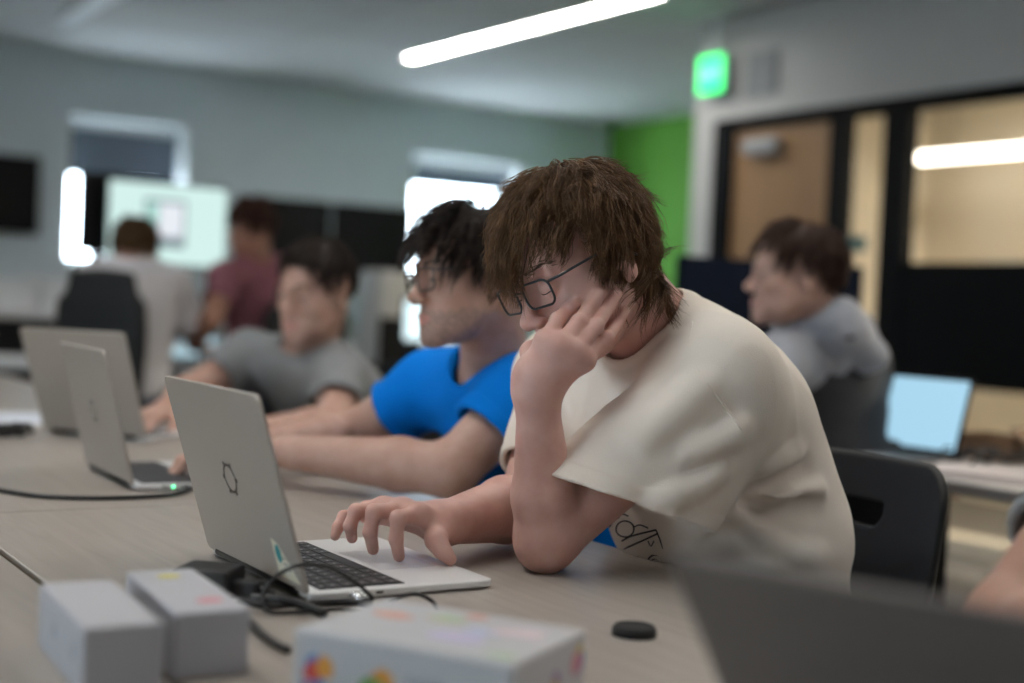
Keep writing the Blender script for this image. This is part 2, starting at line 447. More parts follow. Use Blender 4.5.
# ------------------------------------------------------------------ lights
diff_on = mat('lamp_diffuser_lit', (.9, .9, .9), .6, emit=(1.0, .97, .92), estr=LAMP_POWER)
diff_off = mat('lamp_diffuser_unlit', (.75, .76, .76), .6)
leg_grey = mat('wire_grey', (.3, .3, .3), .5, metal=.5)
fill_warm = mat('lamp_diffuser_warm', (.9, .9, .85), .6, emit=(1.0, .90, .73), estr=ROOM2_POWER)
def strip(u, v0, v1, on, label, z=CH, w=.088):
    L = v1 - v0
    o = empty('linear_ceiling_light', RW(u, (v0+v1)/2, z), YA, label, 'ceiling light', 'linear ceiling lights')
    h = MB()
    for sx in (-1, 1): h.box((sx*(w/2+.006), 0, -.012), (.012, L+.024, .026))
    for sy in (-1, 1): h.box((0, sy*(L/2+.006), -.012), (w, .012, .026))
    h.build('housing', white_m, o)
    MB().box((0, 0, -.013), (w, L, .008)).build('diffuser', diff_on if on else diff_off, o)
    return o
strip(4.415, 5.5, 8.15, True, 'brightly lit long strip light on the ceiling left of the exit sign')
strip(2.28, 6.3, 8.72, False, 'unlit strip light on the ceiling at the upper left corner')
strip(4.41, 1.2, 3.9, False, 'unlit strip light above the right hand table')
strip(2.28, .6, 3.3, True, 'lit strip light over the students')
strip(2.28, -2.8, -.1, True, 'lit strip light nearest the camera on the right')  # unseen lamp, added to light the group from the front
strip(.13, .9, 3.9, True, 'lit strip light over the laptop table')
strip(-2.02, -1.2, 1.5, False, 'unlit strip light over the left side')
strip(.13, 5.0, 7.6, True, 'lit strip light over the white bins at the left')  # out of view, added to brighten the back left area
o = empty('pendant_light', RW(6.55, 3.85, 2.055), YA, 'long warm glowing light bar hanging behind the glass wall', 'light')
MB().box((0, 0, 0), (.06, 3.52, .05), bev=.008).build('diffuser', mat('lamp_diffuser_bar', (.9, .9, .85), .6, emit=(1.0, .90, .75), estr=9.0), o)
MB().box((0, 0, .032), (.066, 3.54, .016)).build('housing', white_m, o)
for sy in (-1.5, 1.5): MB().cyl((0, sy, .04), (0, sy, .374), .003, seg=6).build('suspension_wire', leg_grey, o)
o = empty('linear_ceiling_light', RW(6.1, 1.2, 2.43), YA, 'warm strip light on the lowered ceiling of the room behind the glass', 'ceiling light')  # hidden lamp added as fill for the room behind the glass
MB().box((0, 0, -.02), (.10, 3.0, .04), bev=.008).build('diffuser', fill_warm, o)
MB().box((0, 0, -.006), (.14, 3.04, .012)).build('housing', white_m, o)
# exit sign on the ceiling at the end of the glazed wall
ex = empty('exit_sign', RW(5.05, 5.785, CH), YA + math.radians(-90), 'glowing green exit sign hanging from the ceiling beside the door', 'exit sign')
ex_m = mat('exit_green', (.02, .5, .15), .5, emit=(.0, 1.0, .20), estr=2.6)
f = MB(); f.box((0, 0, -.318), (.21, .045, .215), bev=.006); f.build('sign_housing', mat('sign_white', (.7, .75, .72), .5), ex)
MB().box((0, -.0245, -.318), (.197, .004, .20)).build('lit_panel', ex_m, ex)
f = MB(); f.box((0, 0, -.105), (.03, .02, .21)); f.box((0, 0, -.004), (.12, .06, .008)); f.build('stem', white_m, ex)
def text_obj(name, s, size, m, parent, M, ext=.001):
    cu = bpy.data.curves.new(name, 'FONT'); cu.body = s; cu.size = size; cu.align_x = 'CENTER'; cu.align_y = 'CENTER'; cu.extrude = ext
    t = bpy.data.objects.new(name, cu); COL.objects.link(t)
    dg = bpy.context.evaluated_depsgraph_get(); me = bpy.data.meshes.new_from_object(t.evaluated_get(dg))
    bpy.data.objects.remove(t); me.transform(M); me.materials.clear(); me.materials.append(m)
    o = bpy.data.objects.new(name, me); COL.objects.link(o); o.parent = parent; return o
text_obj('lettering', 'EXIT', .095, mat('exit_letters', (.5, .9, .6), .5, emit=(.25, 1.0, .45), estr=2.2), ex,
         Matrix.Translation((0, -.0275, -.318)) @ Matrix.Rotation(math.pi/2, 4, 'X'))
sp = empty('wall_speaker', RW(UR - .001, 5.46, 2.36), YA, 'square grey wall speaker above the door frame', 'speaker')
MB().box((-.007, 0, 0), (.014, .24, .24), bev=.004).build('speaker_box', mat('speaker_grey', (.30, .31, .33), .7), sp)
MB().box((-.0155, 0, 0), (.004, .20, .20), bev=.002).build('grille', mat('grille_grey', (.27, .28, .29), .8), sp)
# ------------------------------------------------------------------ tables
TZ = .73
def table_mat():
    M = mat('table_laminate', (.56, .50, .43), .38, spec=.5)
    nt = M.node_tree; b = nt.nodes['Principled BSDF']
    tc = nt.nodes.new('ShaderNodeTexCoord'); mp = nt.nodes.new('ShaderNodeMapping'); mp.inputs['Scale'].default_value = (14, 1.1, 1)
    n = nt.nodes.new('ShaderNodeTexNoise'); n.inputs['Scale'].default_value = 4; n.inputs['Detail'].default_value = 6; n.inputs['Distortion'].default_value = .6
    r = nt.nodes.new('ShaderNodeValToRGB'); r.color_ramp.elements[0].position = .25; r.color_ramp.elements[1].position = .75
    r.color_ramp.elements[0].color = (.30, .265, .232, 1); r.color_ramp.elements[1].color = (.38, .342, .304, 1)
    nt.links.new(tc.outputs['Object'], mp.inputs[0]); nt.links.new(mp.outputs[0], n.inputs['Vector'])
    nt.links.new(n.outputs['Fac'], r.inputs[0]); nt.links.new(r.outputs[0], b.inputs['Base Color'])
    return M
table_m = table_mat()
edge_m = mat('table_edge_band', (.22, .19, .15), .5)
leg_m = mat('table_leg_grey', (.05, .05, .055), .4, metal=.5)
plastic_m = mat('black_plastic', (.011, .012, .013), .55, bump=.15, bscale=500, spec=.3)
def table(u0, u1, v0, v1, label, top=table_m, edge=edge_m, z=TZ):
    L, D = u1 - u0, v1 - v0; g = .0012
    t = empty('classroom_table', RW((u0+u1)/2, (v0+v1)/2), YA, label, 'table', 'rectangular classroom tables')
    MB().box((0, 0, z - .0135), (L - 2*g, D - 2*g, .027), bev=.002).build('tabletop', top, t)
    MB().box((0, 0, z - .0145), (L - g, D - g, .021)).build('edge_band', edge, t)
    for sy in (-1, 1): MB().box((0, sy*(D/2-.12), z-.052), (L-.16, .04, .04)).build('frame_rail', leg_m, t)
    for sx in (-1, 1):
        for sy in (-1, 1):
            l = MB(); l.cyl((sx*(L/2-.10), sy*(D/2-.12), .012), (sx*(L/2-.10), sy*(D/2-.12), z-.03), .022)
            lo = l.build('leg', leg_m, t); c = MB().cyl((sx*(L/2-.10), sy*(D/2-.12), 0), (sx*(L/2-.10), sy*(D/2-.12), .02), .027); c.build('foot_cap', plastic_m, lo)
    return t
table(.40, 1.16, .50, 2.0, 'greige laminate table under the near silver laptop and the right elbow of cream shirt')
table(.40, 1.16, 2.0, 3.5, 'greige laminate table under the laptops of blue shirt and grey shirt')
table(-.366, .394, .50, 2.0, 'greige laminate table carrying the small white box at lower left')
table(-.366, .394, 2.0, 3.5, 'greige laminate table at the left edge beyond the black cable')
table(.40, 1.16, -1.0, .50, 'greige laminate table nearest the camera below the blurred laptop')
table(.40, 1.16, 3.5, 5.0, 'greige laminate table with papers at the far left end')
# ------------------------------------------------------------------ laptops
alu_m = mat('laptop_aluminium', (.45, .41, .37), .45, metal=.5, bump=.05, bscale=900)
alu2_m = mat('laptop_aluminium_dark', (.17, .15, .14), .5, metal=.3, bump=.05, bscale=900)
deck_m = mat('laptop_deck', (.72, .72, .72), .40, metal=.25)
key_m = mat('key_black', (.020, .021, .023), .5)
gap_m = mat('key_well', (.035, .036, .04), .6)
legend_m = mat('key_legend', (.30, .30, .31), .6)
pad_m = mat('trackpad', (.58, .58, .59), .35, metal=.2)
bez_m = mat('bezel_black', (.005, .005, .006), .35, spec=.2)
port_m = mat('port_dark', (.008, .008, .008), .4)
logo_m = mat('logo_dark_mirror', (.03, .03, .032), .25, metal=.8)
def screen_mat(nm, c, s): return mat(nm, (.02, .02, .02), .25, emit=c, estr=s)
scr_m = screen_mat('screen_white', (.82, .92, 1.0), .9)
def laptop(X, Y, yaw, tilt, label, W=.297, D=.229, L=.222, z=TZ, logo=True, sticker=False, body=None, screen=None, led=False, deckcol=None):
    """hinge line centre at X,Y; local x along the hinge, local y toward the user"""
    body = body or alu_m; T = .0085
    t = empty('laptop', (X, Y, z), yaw, label, 'laptop')
    b = MB(); M = Matrix.Translation((0, D/2 + .001, 0))
    b.prism(rrect(W, D, .010), .0022, .0022 + T, M, bev=.0016)
    base = b.build('base', [deckcol or deck_m], t)
    f = MB()
    for sx in (-1, 1):
        for sy in (.03, D - .04): MB().box((sx*(W/2-.03), sy, .0012), (.03, .008, .0024)).build('rubber_foot', port_m, base)
    zt = .0022 + T
    # keyboard
    kw, kd = W - .030, .104; y0 = .018
    k = MB(); k.box((0, y0 + kd/2, zt + .0001), (kw, kd, .0008), mi=1)
    rows = [(14, .0105), (14, .018), (14, .018), (13, .018), (12, .018), (9, .018)]; y = y0 + .0015
    lg = MB()
    for n, hgt in rows:
        ws = [1.0] * n
        if n == 13: ws[0] = 1.4; ws[-1] = 1.7
        if n == 12: ws[0] = 1.9; ws[-1] = 2.1
        if n == 9: ws = [1, 1, 1, 1.1, 5.2, 1.1, 1, 1, 1]
        if n == 14 and hgt > .015: ws[0] = 1.3; ws[-1] = 1.4
        tot = sum(ws); x = -kw/2 + .001
        for w in ws:
            ww = w / tot * (kw - .002)
            k.box((-(x + ww/2), y + hgt/2 - .0008, zt + .0011), (ww - .0024, hgt - .0030, .0017), bev=.0004, seg=1)
            if w < 3: lg.box((-(x + ww*.42), y + hgt*.45, zt + .00202), (min(.0042, ww*.3), .0030, .0001))
            x += ww
        y += hgt
    kb = k.build('keyboard', [key_m, gap_m], t)
    lg.build('key_legends', legend_m, kb)
    p = MB(); p.prism(rrect(.115, .076, .004), zt - .0002, zt + .0003, Matrix.Translation((0, y0 + kd + .046, 0))); p.build('trackpad', pad_m, t)
    # ports on both sides
    for sx in (-1, 1):
        for yy in (.050, .083): MB().box((sx*(W/2-.002), yy, .0066), (.0046, .0105, .0042), bev=.001, seg=1).build('side_port', port_m, base)
    if led:
        q = MB().cyl((W/2, .064, .0066), (W/2 + .001, .064, .0066), .0018); q.build('charge_light', mat('green_led', (0, .4, .1), .4, emit=(.1, 1, .4), estr=6), t)
    h = MB().cyl((-W*.40, 0, .0095), (W*.40, 0, .0095), .0050); h.build('hinge', bez_m, t)
    # lid: local frame x along width, y up the lid, z out of the back (toward -user)
    ML = Matrix.Translation((0, 0, .010)) @ Matrix.Rotation(math.pi/2 + tilt, 4, 'X')
    l = MB(); l.prism(rrect(W, L, .009), -.0012, .0042 - .0012, ML @ Matrix.Translation((0, L/2, 0)), bev=.0012)
    lid = l.build('lid', body, t)
    # which local z side faces away from the user? user is +y; lid normal z -> after rotation about x by 90+tilt: (0,-1,..)
    zb = .0031; zf = -.0013
    MB().prism(rrect(W - .004, L - .004, .008), zf - .0003, zf, ML @ Matrix.Translation((0, L/2, 0))).build('bezel', bez_m, lid)
    sm = screen or scr_m
    MB().prism(rrect(W - .018, L - .026, .003), zf - .0006, zf - .0003, ML @ Matrix.Translation((0, L/2 + .002, 0))).build('screen', sm, lid)
    if logo:
        g = MB(); n = 60; Po = []; Pi = []
        for i in range(n * 2):
            a = 2 * math.pi * i / (2 * n)
            c = math.cos(6 * a); r = .0180 + (.0038 if c > .62 else 0.)
            Po.append((r * math.cos(a), r * math.sin(a))); Pi.append((.0146 * math.cos(a), .0146 * math.sin(a)))
        V = [(x, y, zb) for x, y in Po] + [(x, y, zb) for x, y in Pi] + [(x, y, zb + .0002) for x, y in Po] + [(x, y, zb + .0002) for x, y in Pi]
        N = 2 * n; F = []
        for i in range(N):
            j = (i + 1) % N
            F += [[2*N+i, 2*N+j, 3*N+j, 3*N+i], [i, j, 2*N+j, 2*N+i], [N+j, N+i, 3*N+i, 3*N+j]]
        MM = ML @ Matrix.Translation((0, L * .5, 0)); V = [tuple(MM @ Vector(v)) for v in V]
        g.raw(V, F).build('gear_emblem', logo_m, lid)
    if sticker:
        cx, cy = W/2 - .040, .032
        s = MB().prism([(-.026, -.022), (.030, -.022), (-.010, .018), (-.026, .022)], zb, zb + .0003, ML @ Matrix.Translation((cx, cy, 0)))
        st = s.build('paper_sticker', mat('sticker_cream', (.80, .75, .60), .6), lid)
        pts = [(.0075 * math.cos(a), .0105 * math.sin(a)) for a in np.linspace(0, 2*math.pi, 24, endpoint=False)]
        MB().prism(pts, zb + .0003, zb + .0005, ML @ Matrix.Translation((cx - .013, cy + .006, 0))).build('teal_mark', mat('sticker_teal', (.02, .30, .30), .6), st)
        lt = MB()
        for q in range(3): lt.box((0, 0, 0), (.016 - .004*q, .0016, .0002), M=ML @ Matrix.Translation((cx + .004 - .003*q, cy - .010 + .006*q, zb + .0004)))
        lt.build('printed_lines', mat('sticker_ink', (.25, .24, .22), .6), st)
    return t
laptop(-.2814, 1.5638, -.9998, .3014, 'open silver laptop being typed on by the person in the cream shirt', sticker=True)
laptop(-.6699, 2.3077, -1.0262, .2498, 'open silver laptop with dark gear mark and green charge light before the blue shirt', led=True)
laptop(-.8861, 2.9342, -.3415, .3932, 'open silver laptop facing away behind the other one at far left', W=.262, D=.20, L=.241, logo=False)
laptop(.3042, .85, -.6359, .6975, 'large blurred grey laptop lid at the bottom right corner', body=alu2_m, logo=False)
# ------------------------------------------------------------------ things on the table
carton_m = mat('white_carton', (.45, .45, .48), .55)
def carton(pa, pb, pc, h, label):
    """pa, pb: front top corners, pc: back left top corner in the picture; box of height h on the table"""
    A, B, Cc = [Zp(*p, TZ + h) for p in (pa, pb, pc)]
    y = unit2(Cc - A); x = np.array([y[1], -y[0], 0]); d = np.linalg.norm(Cc - A); w = (B - A) @ x; B = A + x * w; A[2] = B[2] = TZ
    o = empty('small_carton', tuple((A + B) / 2), math.atan2(x[1], x[0]), label, 'box', 'small white cartons')
    MB().box((0, d/2, h/2 + .0005), (w, d, h), bev=.002).build('carton_body', carton_m, o)
    MB().box((0, d/2, h - .014), (w + .0008, d + .0008, .0007)).build('lid_seam', mat('seam_grey', (.42, .42, .44), .7), o)
    return o, w, d, h
def unit2(v): v = np.array([v[0], v[1], 0.]); return v / np.linalg.norm(v)
def disc(r, n=20, sx=1.): return [(r*sx*math.cos(a), r*math.sin(a)) for a in np.linspace(0, 2*math.pi, n, endpoint=False)]
c1, w1, dd1, h1 = carton((84, 629), (168, 626), (40, 584), .056, 'plain white carton at the lower left with faint grey side marks')
for (y, z) in ((.035, .030), (.11, .030)):
    MB().box((-w1/2 - .0006, y, z), (.0008, .010, .012)).build('side_print', mat('print_grey', (.38, .38, .42), .7), c1)
c2, w2, dd2, h2 = carton((176, 614), (255, 612), (126, 572), .056, 'white carton with yellow and pink stickers beside the black power adapter')
MB().prism(disc(.009, sx=1.2), h2 + .0006, h2 + .0010, Matrix.Translation((.000, dd2*.82, 0))).build('yellow_sticker', mat('sticker_yellow', (.62, .55, .14), .6), c2)
MB().prism(disc(.009, sx=1.3), h2 + .0006, h2 + .0010, Matrix.Translation((.008, dd2*.22, 0))).build('pink_sticker', mat('sticker_pink', (.62, .22, .27), .6), c2)
# colourful toy box in front
hT = .060
ang = math.radians(-26); wT = .195; dT = .138
ctr = np.array([-.045, 1.106, TZ]); A = B = ctr - np.array([-math.sin(ang), math.cos(ang), 0]) * dT/2
tb = empty('toy_box', tuple((A + B)/2), ang, 'white box with bright coloured prints at the bottom centre', 'box')
MB().box((0, dT/2, hT/2 + .0005), (wT, dT, hT), bev=.0025).build('carton_body', mat('toy_carton', (.50, .50, .515), .45), tb)
pal = [(.60, .05, .04), (.70, .30, .03), (.12, .32, .06), (.25, .08, .35), (.62, .48, .05), (.10, .22, .50), (.65, .25, .30)]
def splash(name, M, ci, r, n, seed):
    g = np.random.default_rng(seed); f = MB(); ms = []
    for i in range(n):
        ms.append(mat('print_%d' % (ci + i) if ci < 7 else 'pale_print_%d' % (ci + i), pal[(ci + i) % 7], .5))
        pts = [(r*(.55+.45*g.random())*math.cos(a), r*(.55+.45*g.random())*math.sin(a)) for a in np.linspace(0, 2*math.pi, 9, endpoint=False)]
        f.prism(pts, .0002*i, .0003 + .0002*i, M @ Matrix.Translation(((g.random()-.5)*r*1.5, (g.random()-.5)*r*1.3, 0)), mi=i)
    return f.build(name, ms, tb)
MF = Matrix.Translation((0, -.0002, hT/2)) @ Matrix.Rotation(math.pi/2, 4, 'X')
for i, (x, y, ci, r, n) in enumerate([(-wT*.38, .004, 5, .011, 4), (-wT*.40, -.014, 3, .010, 3), (-wT*.12, -.002, 0, .015, 3), (-wT*.07, -.006, 0, .012, 2), (wT*.28, -.012, 1, .012, 3), (wT*.42, -.016, 3, .009, 2)]):
    splash('front_print', MF @ Matrix.Translation((x, y, 0)), ci, r, n, i)
lt = MB()
for i, x in enumerate(np.linspace(wT*.05, wT*.20, 6)): lt.box((x, -.0003, hT/2 + .004 - .002*(i % 2)), (.0045, .0006, .009))
lt.build('printed_caption', mat('caption_grey', (.35, .36, .40), .6), tb)
MS = Matrix.Translation((wT/2 + .0002, dT/2, hT/2)) @ Matrix.Rotation(math.pi/2, 4, 'Z') @ Matrix.Rotation(math.pi/2, 4, 'X')
for i, (x, y, ci, r, n) in enumerate([(-.045, -.012, 3, .010, 3), (-.005, -.008, 2, .012, 3), (.012, -.006, 3, .010, 2), (.052, .008, 4, .012, 3)]):
    splash('side_print', MS @ Matrix.Translation((x, y, 0)), ci, r, n, 20 + i)
MT = Matrix.Translation((0, dT/2, hT + .0006))
pal = [(.66, .34, .26), (.66, .46, .36), (.42, .55, .36), (.55, .50, .68), (.66, .60, .40), (.50, .54, .70), (.68, .56, .60)]
pal2 = [(-wT*.36, .02, 0, .013, 1, 2.), (-wT*.12, .035, 1, .012, 2, 1.8), (-wT*.02, .05, 0, .009, 1, 1.5), (wT*.36, -.05, 2, .010, 1, 1.6), (wT*.30, .03, 6, .020, 1, 1.5), (wT*.08, -.01, 3, .018, 1, 1.8), (wT*.18, .01, 5, .014, 1, 1.4)]
for i, (x, y, ci, r, n, sx_) in enumerate(pal2): splash('top_print', MT @ Matrix.Translation((x, y, 0)) @ Matrix.Scale(sx_, 4, (1, 0, 0)), ci + 7, r, n, 40 + i)
# black ring / cap
P = Zp(634, 635, TZ)
rg = empty('lens_cap', tuple(P), 0, 'black round cap lying on the table right of the toy box', 'cap')
f = MB(); f.tube([(0, 0, .0), (0, 0, .0065), (0, 0, .0085)], [.0225, .0225, .0205], 40, smooth=False); f.build('cap_disc', plastic_m, rg)
f = MB(); f.tube([(.0195*math.cos(a), .0195*math.sin(a), .0085) for a in np.linspace(0, 2*math.pi, 40, endpoint=False)], .0015, 6, closed=True); f.build('cap_rim', plastic_m, rg)
# power adapter and leads
cord_m = mat('cord_black', (.012, .012, .013), .45)
P = Zp(208, 596, TZ)
pa = empty('power_adapter', tuple(P), YA - .75, 'black power adapter block behind the white carton', 'adapter')
MB().box((0, 0, .0165), (.062, .058, .032), bev=.004).build('adapter_body', mat('adapter_black', (.016, .016, .018), .4), pa)
f = MB(); f.box((.044, -.004, .012), (.030, .020, .018), bev=.003); f.cyl((.058, -.004, .012), (.075, -.006, .008), .006, .004); f.build('plug', mat('adapter_black'), pa)
def lead(name, pts, r, label, cat, parent=None, m=None):
    f = MB(); f.tube(smooth_path(pts, 10), r, 10); o = f.build(name, m or cord_m, parent)
    if label: tag(o, label, cat)
    return o
def Zl(px, py, dz=.0): return Zp(px, py, TZ + dz)
# laptop 1: USB-C plug on the right-hand side of the base
M1 = Matrix.Translation((-.2814, 1.5638, TZ)) @ Matrix.Rotation(-.9998, 4, 'Z')
pA = np.array(M1 @ Vector((.1485 + .004, .050, .0066))); px_ = np.array(M1 @ Vector((.1485 + .026, .050, .0066)))
chg = empty('charging_cable', tuple(Zl(300, 615)), 0, 'black charging cable looping to the near laptop with a silver plug', 'cable')
def cbuild(mb, name, m):
    o = mb.build(name, m, chg); bake(o, chg); return o
f = MB(); f.tube([pA, pA + (px_-pA)*.25, px_], [.0042, .0048, .0048], 14); cbuild(f, 'silver_plug', mat('plug_steel', (.75, .75, .76), .2, metal=.9))
e = px_ + (px_ - pA)
loop = [px_, px_ + (px_-pA)*.9 + [0, 0, .006], Zl(352, 580, .030), Zl(325, 566, .045), Zl(296, 566, .050), Zl(272, 580, .032), Zl(262, 600, .012), Zl(270, 612, .005), Zl(300, 612, .004), Zl(340, 609, .004), Zl(372, 610, .006), Zl(392, 600, .012), Zl(415, 594, .014), Zl(432, 601, .006), Zl(437, 609, .003)]
f = MB(); f.tube(smooth_path(loop, 10), .0022, 8); cbuild(f, 'cable', cord_m)
lead('extension_cable', [Zl(238, 600, .012), Zl(270, 606, .008), Zl(310, 603, .0045), Zl(345, 602, .0035), Zl(372, 604, .0035)], .0035, 'thick black power cable running right from the adapter', 'cable')
lead('extension_cable', [Zl(250, 622, .004), Zl(262, 634, .004), Zl(276, 644, .004), Zl(288, 650, .004)], .004, 'short black cable end beside the pink stickered carton', 'cable')
lead('extension_cable', [Zl(252, 598, .010), Zl(280, 600, .012), Zl(305, 606, .008), Zl(325, 614, .004)], .0045, 'black cable lying in a bend between adapter and toy box', 'cable')
M2 = Matrix.Translation((-.6699, 2.3077, TZ)) @ Matrix.Rotation(-1.0262, 4, 'Z')
p2 = np.array(M2 @ Vector((.1485 + .003, .083, .0066))); p2b = np.array(M2 @ Vector((.1485+.03, .083, .0066)))
lead('extension_cable', [Zl(-60, 480, .004), Zl(0, 490, .004), Zl(40, 496, .004), Zl(90, 498, .004), Zl(140, 497, .004), Zl(175, 494, .004), tuple(p2b), tuple(p2)], .0036, 'long black cable crossing the table to the second laptop', 'cable')
# paper and clutter at the far left
A = Zl(14, 418)
pp = MB(); pp.prism(rrect(.23, .30, .002), 0, .0012, None); o = pp.build('paper_sheet', mat('paper_blue_white', (.66, .70, .78), .6)); o.location = tuple(A); o.rotation_euler = (0, 0, .35)
tag(o, 'pale sheet of paper on the table at the far left edge', 'paper')
f = MB()
P0 = Zl(6, 430, .016)
for i in range(7):
    a = i * .9; q = [P0 + np.array([.03*math.cos(a+t)*(1+.2*t), .03*math.sin(a*1.3+t), .012*math.sin(2*t+i)]) for t in np.linspace(0, 3, 10)]
    f.tube(q, .004, 6)
tag(f.build('cable_tangle', cord_m), 'tangle of black cable at the left edge beside paper', 'cable')
# ------------------------------------------------------------------ chairs
def build_shell_chair(loc, rz, label, group=None):
    c = empty('student_chair', loc, rz, label, 'chair', group)
    ops = [('u', 0, rbox((0, 0, .70), (.215, .009, .175), None, .0085))]
    h = .0035
    def warp(o):
        me = o.data; n = len(me.vertices); co = np.empty(n*3, np.float32); me.vertices.foreach_get('co', co); co = co.reshape(-1, 3)
        x, z = co[:, 0].copy(), co[:, 2].copy()
        co[:, 1] += .185 + .16 * (z - .52) - 1.0 * x * x
        me.vertices.foreach_set('co', co.ravel()); me.update()
    R_ = .06
    ops = [('u', 0, rbox((0, 0, .68), (.215 - R_, .009, .195), None, .006)), ('u', 0, rbox((0, 0, .68 - .02), (.215, .009, .195 - R_ + .02), None, .006))]
    for sx in (-1, 1):
        for sz in (-1, 1): ops.append(('u', 0, grp(('u', 0, cone((sx*(.215-R_), -.05, .68 + sz*(.195-R_)), (sx*(.215-R_), .05, .68 + sz*(.195-R_)), R_)),
                                                ('i', .005, plane((0, .009, 0), (0, 1, 0))), ('i', .005, plane((0, -.009, 0), (0, -1, 0))))))
    ops.append(('s', .004, grp(('u', 0, cone((-.047, -.05, .795), (-.047, .05, .795), .030)), ('u', 0, cone((.047, -.05, .795), (.047, .05, .795), .030)),
                              ('u', 0, rbox((0, 0, .795), (.05, .06, .030), None, .001)), ('i', .002, plane((0, 0, .805), (0, 0, 1))))))
    b = sdf_mesh('backrest', ops, h, plastic_m); b.parent = c; warp(b)
    f = MB(); n = 18; V = []; F = []
    for j in range(n + 1):
        yv = -.20 + .40 * j / n
        for i in range(n + 1):
            xv = -.21 + .42 * i / n; xr = xv * (1 - .10 * max(0, -yv/.2))
            zz = .445 + .012 * (abs(xv)/.2)**2 + (-.02 * max(0, (-yv - .12)/.08)**2) + .05 * max(0, (yv - .14)/.06)**2
            V.append((xr, yv, zz))
    k = len(V); V += [(x, y, z - .008) for x, y, z in V]; w_ = n + 1
    for j in range(n):
        for i in range(n):
            a = j*w_ + i; F.append([a, a+1, a+w_+1, a+w_]); F.append([k+a+w_, k+a+w_+1, k+a+1, k+a])
    for i in range(n):
        F.append([i+1, i, k+i, k+i+1]); a = n*w_ + i; F.append([a, a+1, k+a+1, k+a]); a = i*w_; F.append([a, a+w_, k+a+w_, k+a]); a = i*w_ + n; F.append([a+w_, a, k+a, k+a+w_])
    f.raw(V, F, 0, True); f.build('seat', plastic_m, c)
    for sx in (-1, 1):
        for sy in (-1, 1):
            l = MB().tube(smooth_path([(sx*.14, sy*.12, .435), (sx*.185, sy*.16, .40), (sx*.225, sy*.235, .01)], 6), .011, 10).build('leg', leg_m, c)
            MB().tube([(sx*.225, sy*.235, 0), (sx*.225, sy*.235, .02)], .015, 10).build('foot_cap', plastic_m, l)
    s = MB()
    for sx in (-1, 1): s.tube(smooth_path([(sx*.10, .13, .436), (sx*.10, .21, .46), (sx*.10, .195, .56)], 6), .010, 8)
    s.build('back_support', leg_m, c)
    return c
def yaw_of(f):            # chair local -y should point along f (the sitter's facing)
    return math.atan2(f[1], f[0]) + math.pi/2
# ------------------------------------------------------------------ back of the room
desk_m = mat('desk_white', (.62, .63, .64), .5)
dark_m = mat('dark_panel', (.006, .0065, .008), .6, spec=.2)
navy_m = mat('navy_fabric', (.004, .007, .016), .95, spec=.1)
def desk(u0, u1, v0, v1, z, label, front=True, name='desk', top=desk_m):
    t = empty(name, RW((u0+u1)/2, (v0+v1)/2), YA, label, 'desk'); L, D = u1-u0, v1-v0
    MB().box((0, 0, z-.015), (L, D, .03), bev=.003).build('desktop', top, t)
    for sx in (-1, 1): MB().box((sx*(L/2-.03), 0, (z-.03)/2), (.03, D-.08, z-.03)).build('side_panel', dark_m, t)
    if front: MB().box((0, D/2-.06, (z-.03)/2+.05), (L-.09, .018, z-.13)).build('modesty_panel', dark_m, t)
    return t
def monitor(u, v, z, w, h, label, rz=0., lit=None, base_z=TZ, wall=False, win=False):
    """screen faces local -y; z = lower edge of the screen"""
    t = empty('monitor', RW(u, v, base_z), YA + rz, label, 'monitor'); zc = z - base_z + h/2
    MB().box((0, 0, zc), (w, .03, h), bev=.006).build('screen_case', dark_m, t)
    MB().box((0, -.0158, zc), (w-.018, .0016, h-.022)).build('screen', lit or bez_m, t)
    if win:
        g = MB(); g.box((-w*.03, -.0170, zc+.005), (w*.34, .0006, h*.56)); g.build('open_window', mat('screen_window_frame', (.02, .02, .02), .4, emit=(.16, .22, .25), estr=1.), t)
        g = MB(); g.box((.02*w, -.0176, zc+.02), (w*.20, .0006, h*.40)); g.build('window_page', mat('screen_page', (.02, .02, .02), .4, emit=(.80, .84, .90), estr=1.), t)
        g = MB(); g.box((-.13*w, -.0176, zc+.02), (w*.09, .0006, h*.40)); g.build('window_sidebar', mat('screen_side', (.02, .02, .02), .4, emit=(.42, .72, .66), estr=1.), t)
    if not wall:
        MB().box((0, .03, (zc)/2 + .005), (.06, .02, zc), bev=.004).build('stand_neck', dark_m, t)
        MB().box((0, .02, .006), (.24, .18, .012), bev=.004).build('stand_base', dark_m, t)
    else: MB().box((0, .03, zc), (w*.5, .03, h*.5)).build('wall_bracket', dark_m, t)
    return t
def onv(px, py, v):
    r = ray(px, py); t = (v - CP @ VA) / (r @ VA); p = CP + r * t; return p @ UA, p[2]
def onu(px, py, u):
    r = ray(px, py); t = (u - CP @ UA) / (r @ UA); p = CP + r * t; return p @ VA, p[2]
lit_m = screen_mat('monitor_lit', (.66, .88, .84), 1.0)
# black television on the back wall, far left
ua, za = onv(-40, 147, VB - .05); ub, _ = onv(40, 158, VB - .05); _, zb_ = onv(38, 235, VB - .05)
monitor((ua+ub)/2, VB - .065, zb_, ub-ua, za-zb_-.02, 'black wall mounted screen at the left edge of the back wall', wall=True, base_z=zb_ - .1)
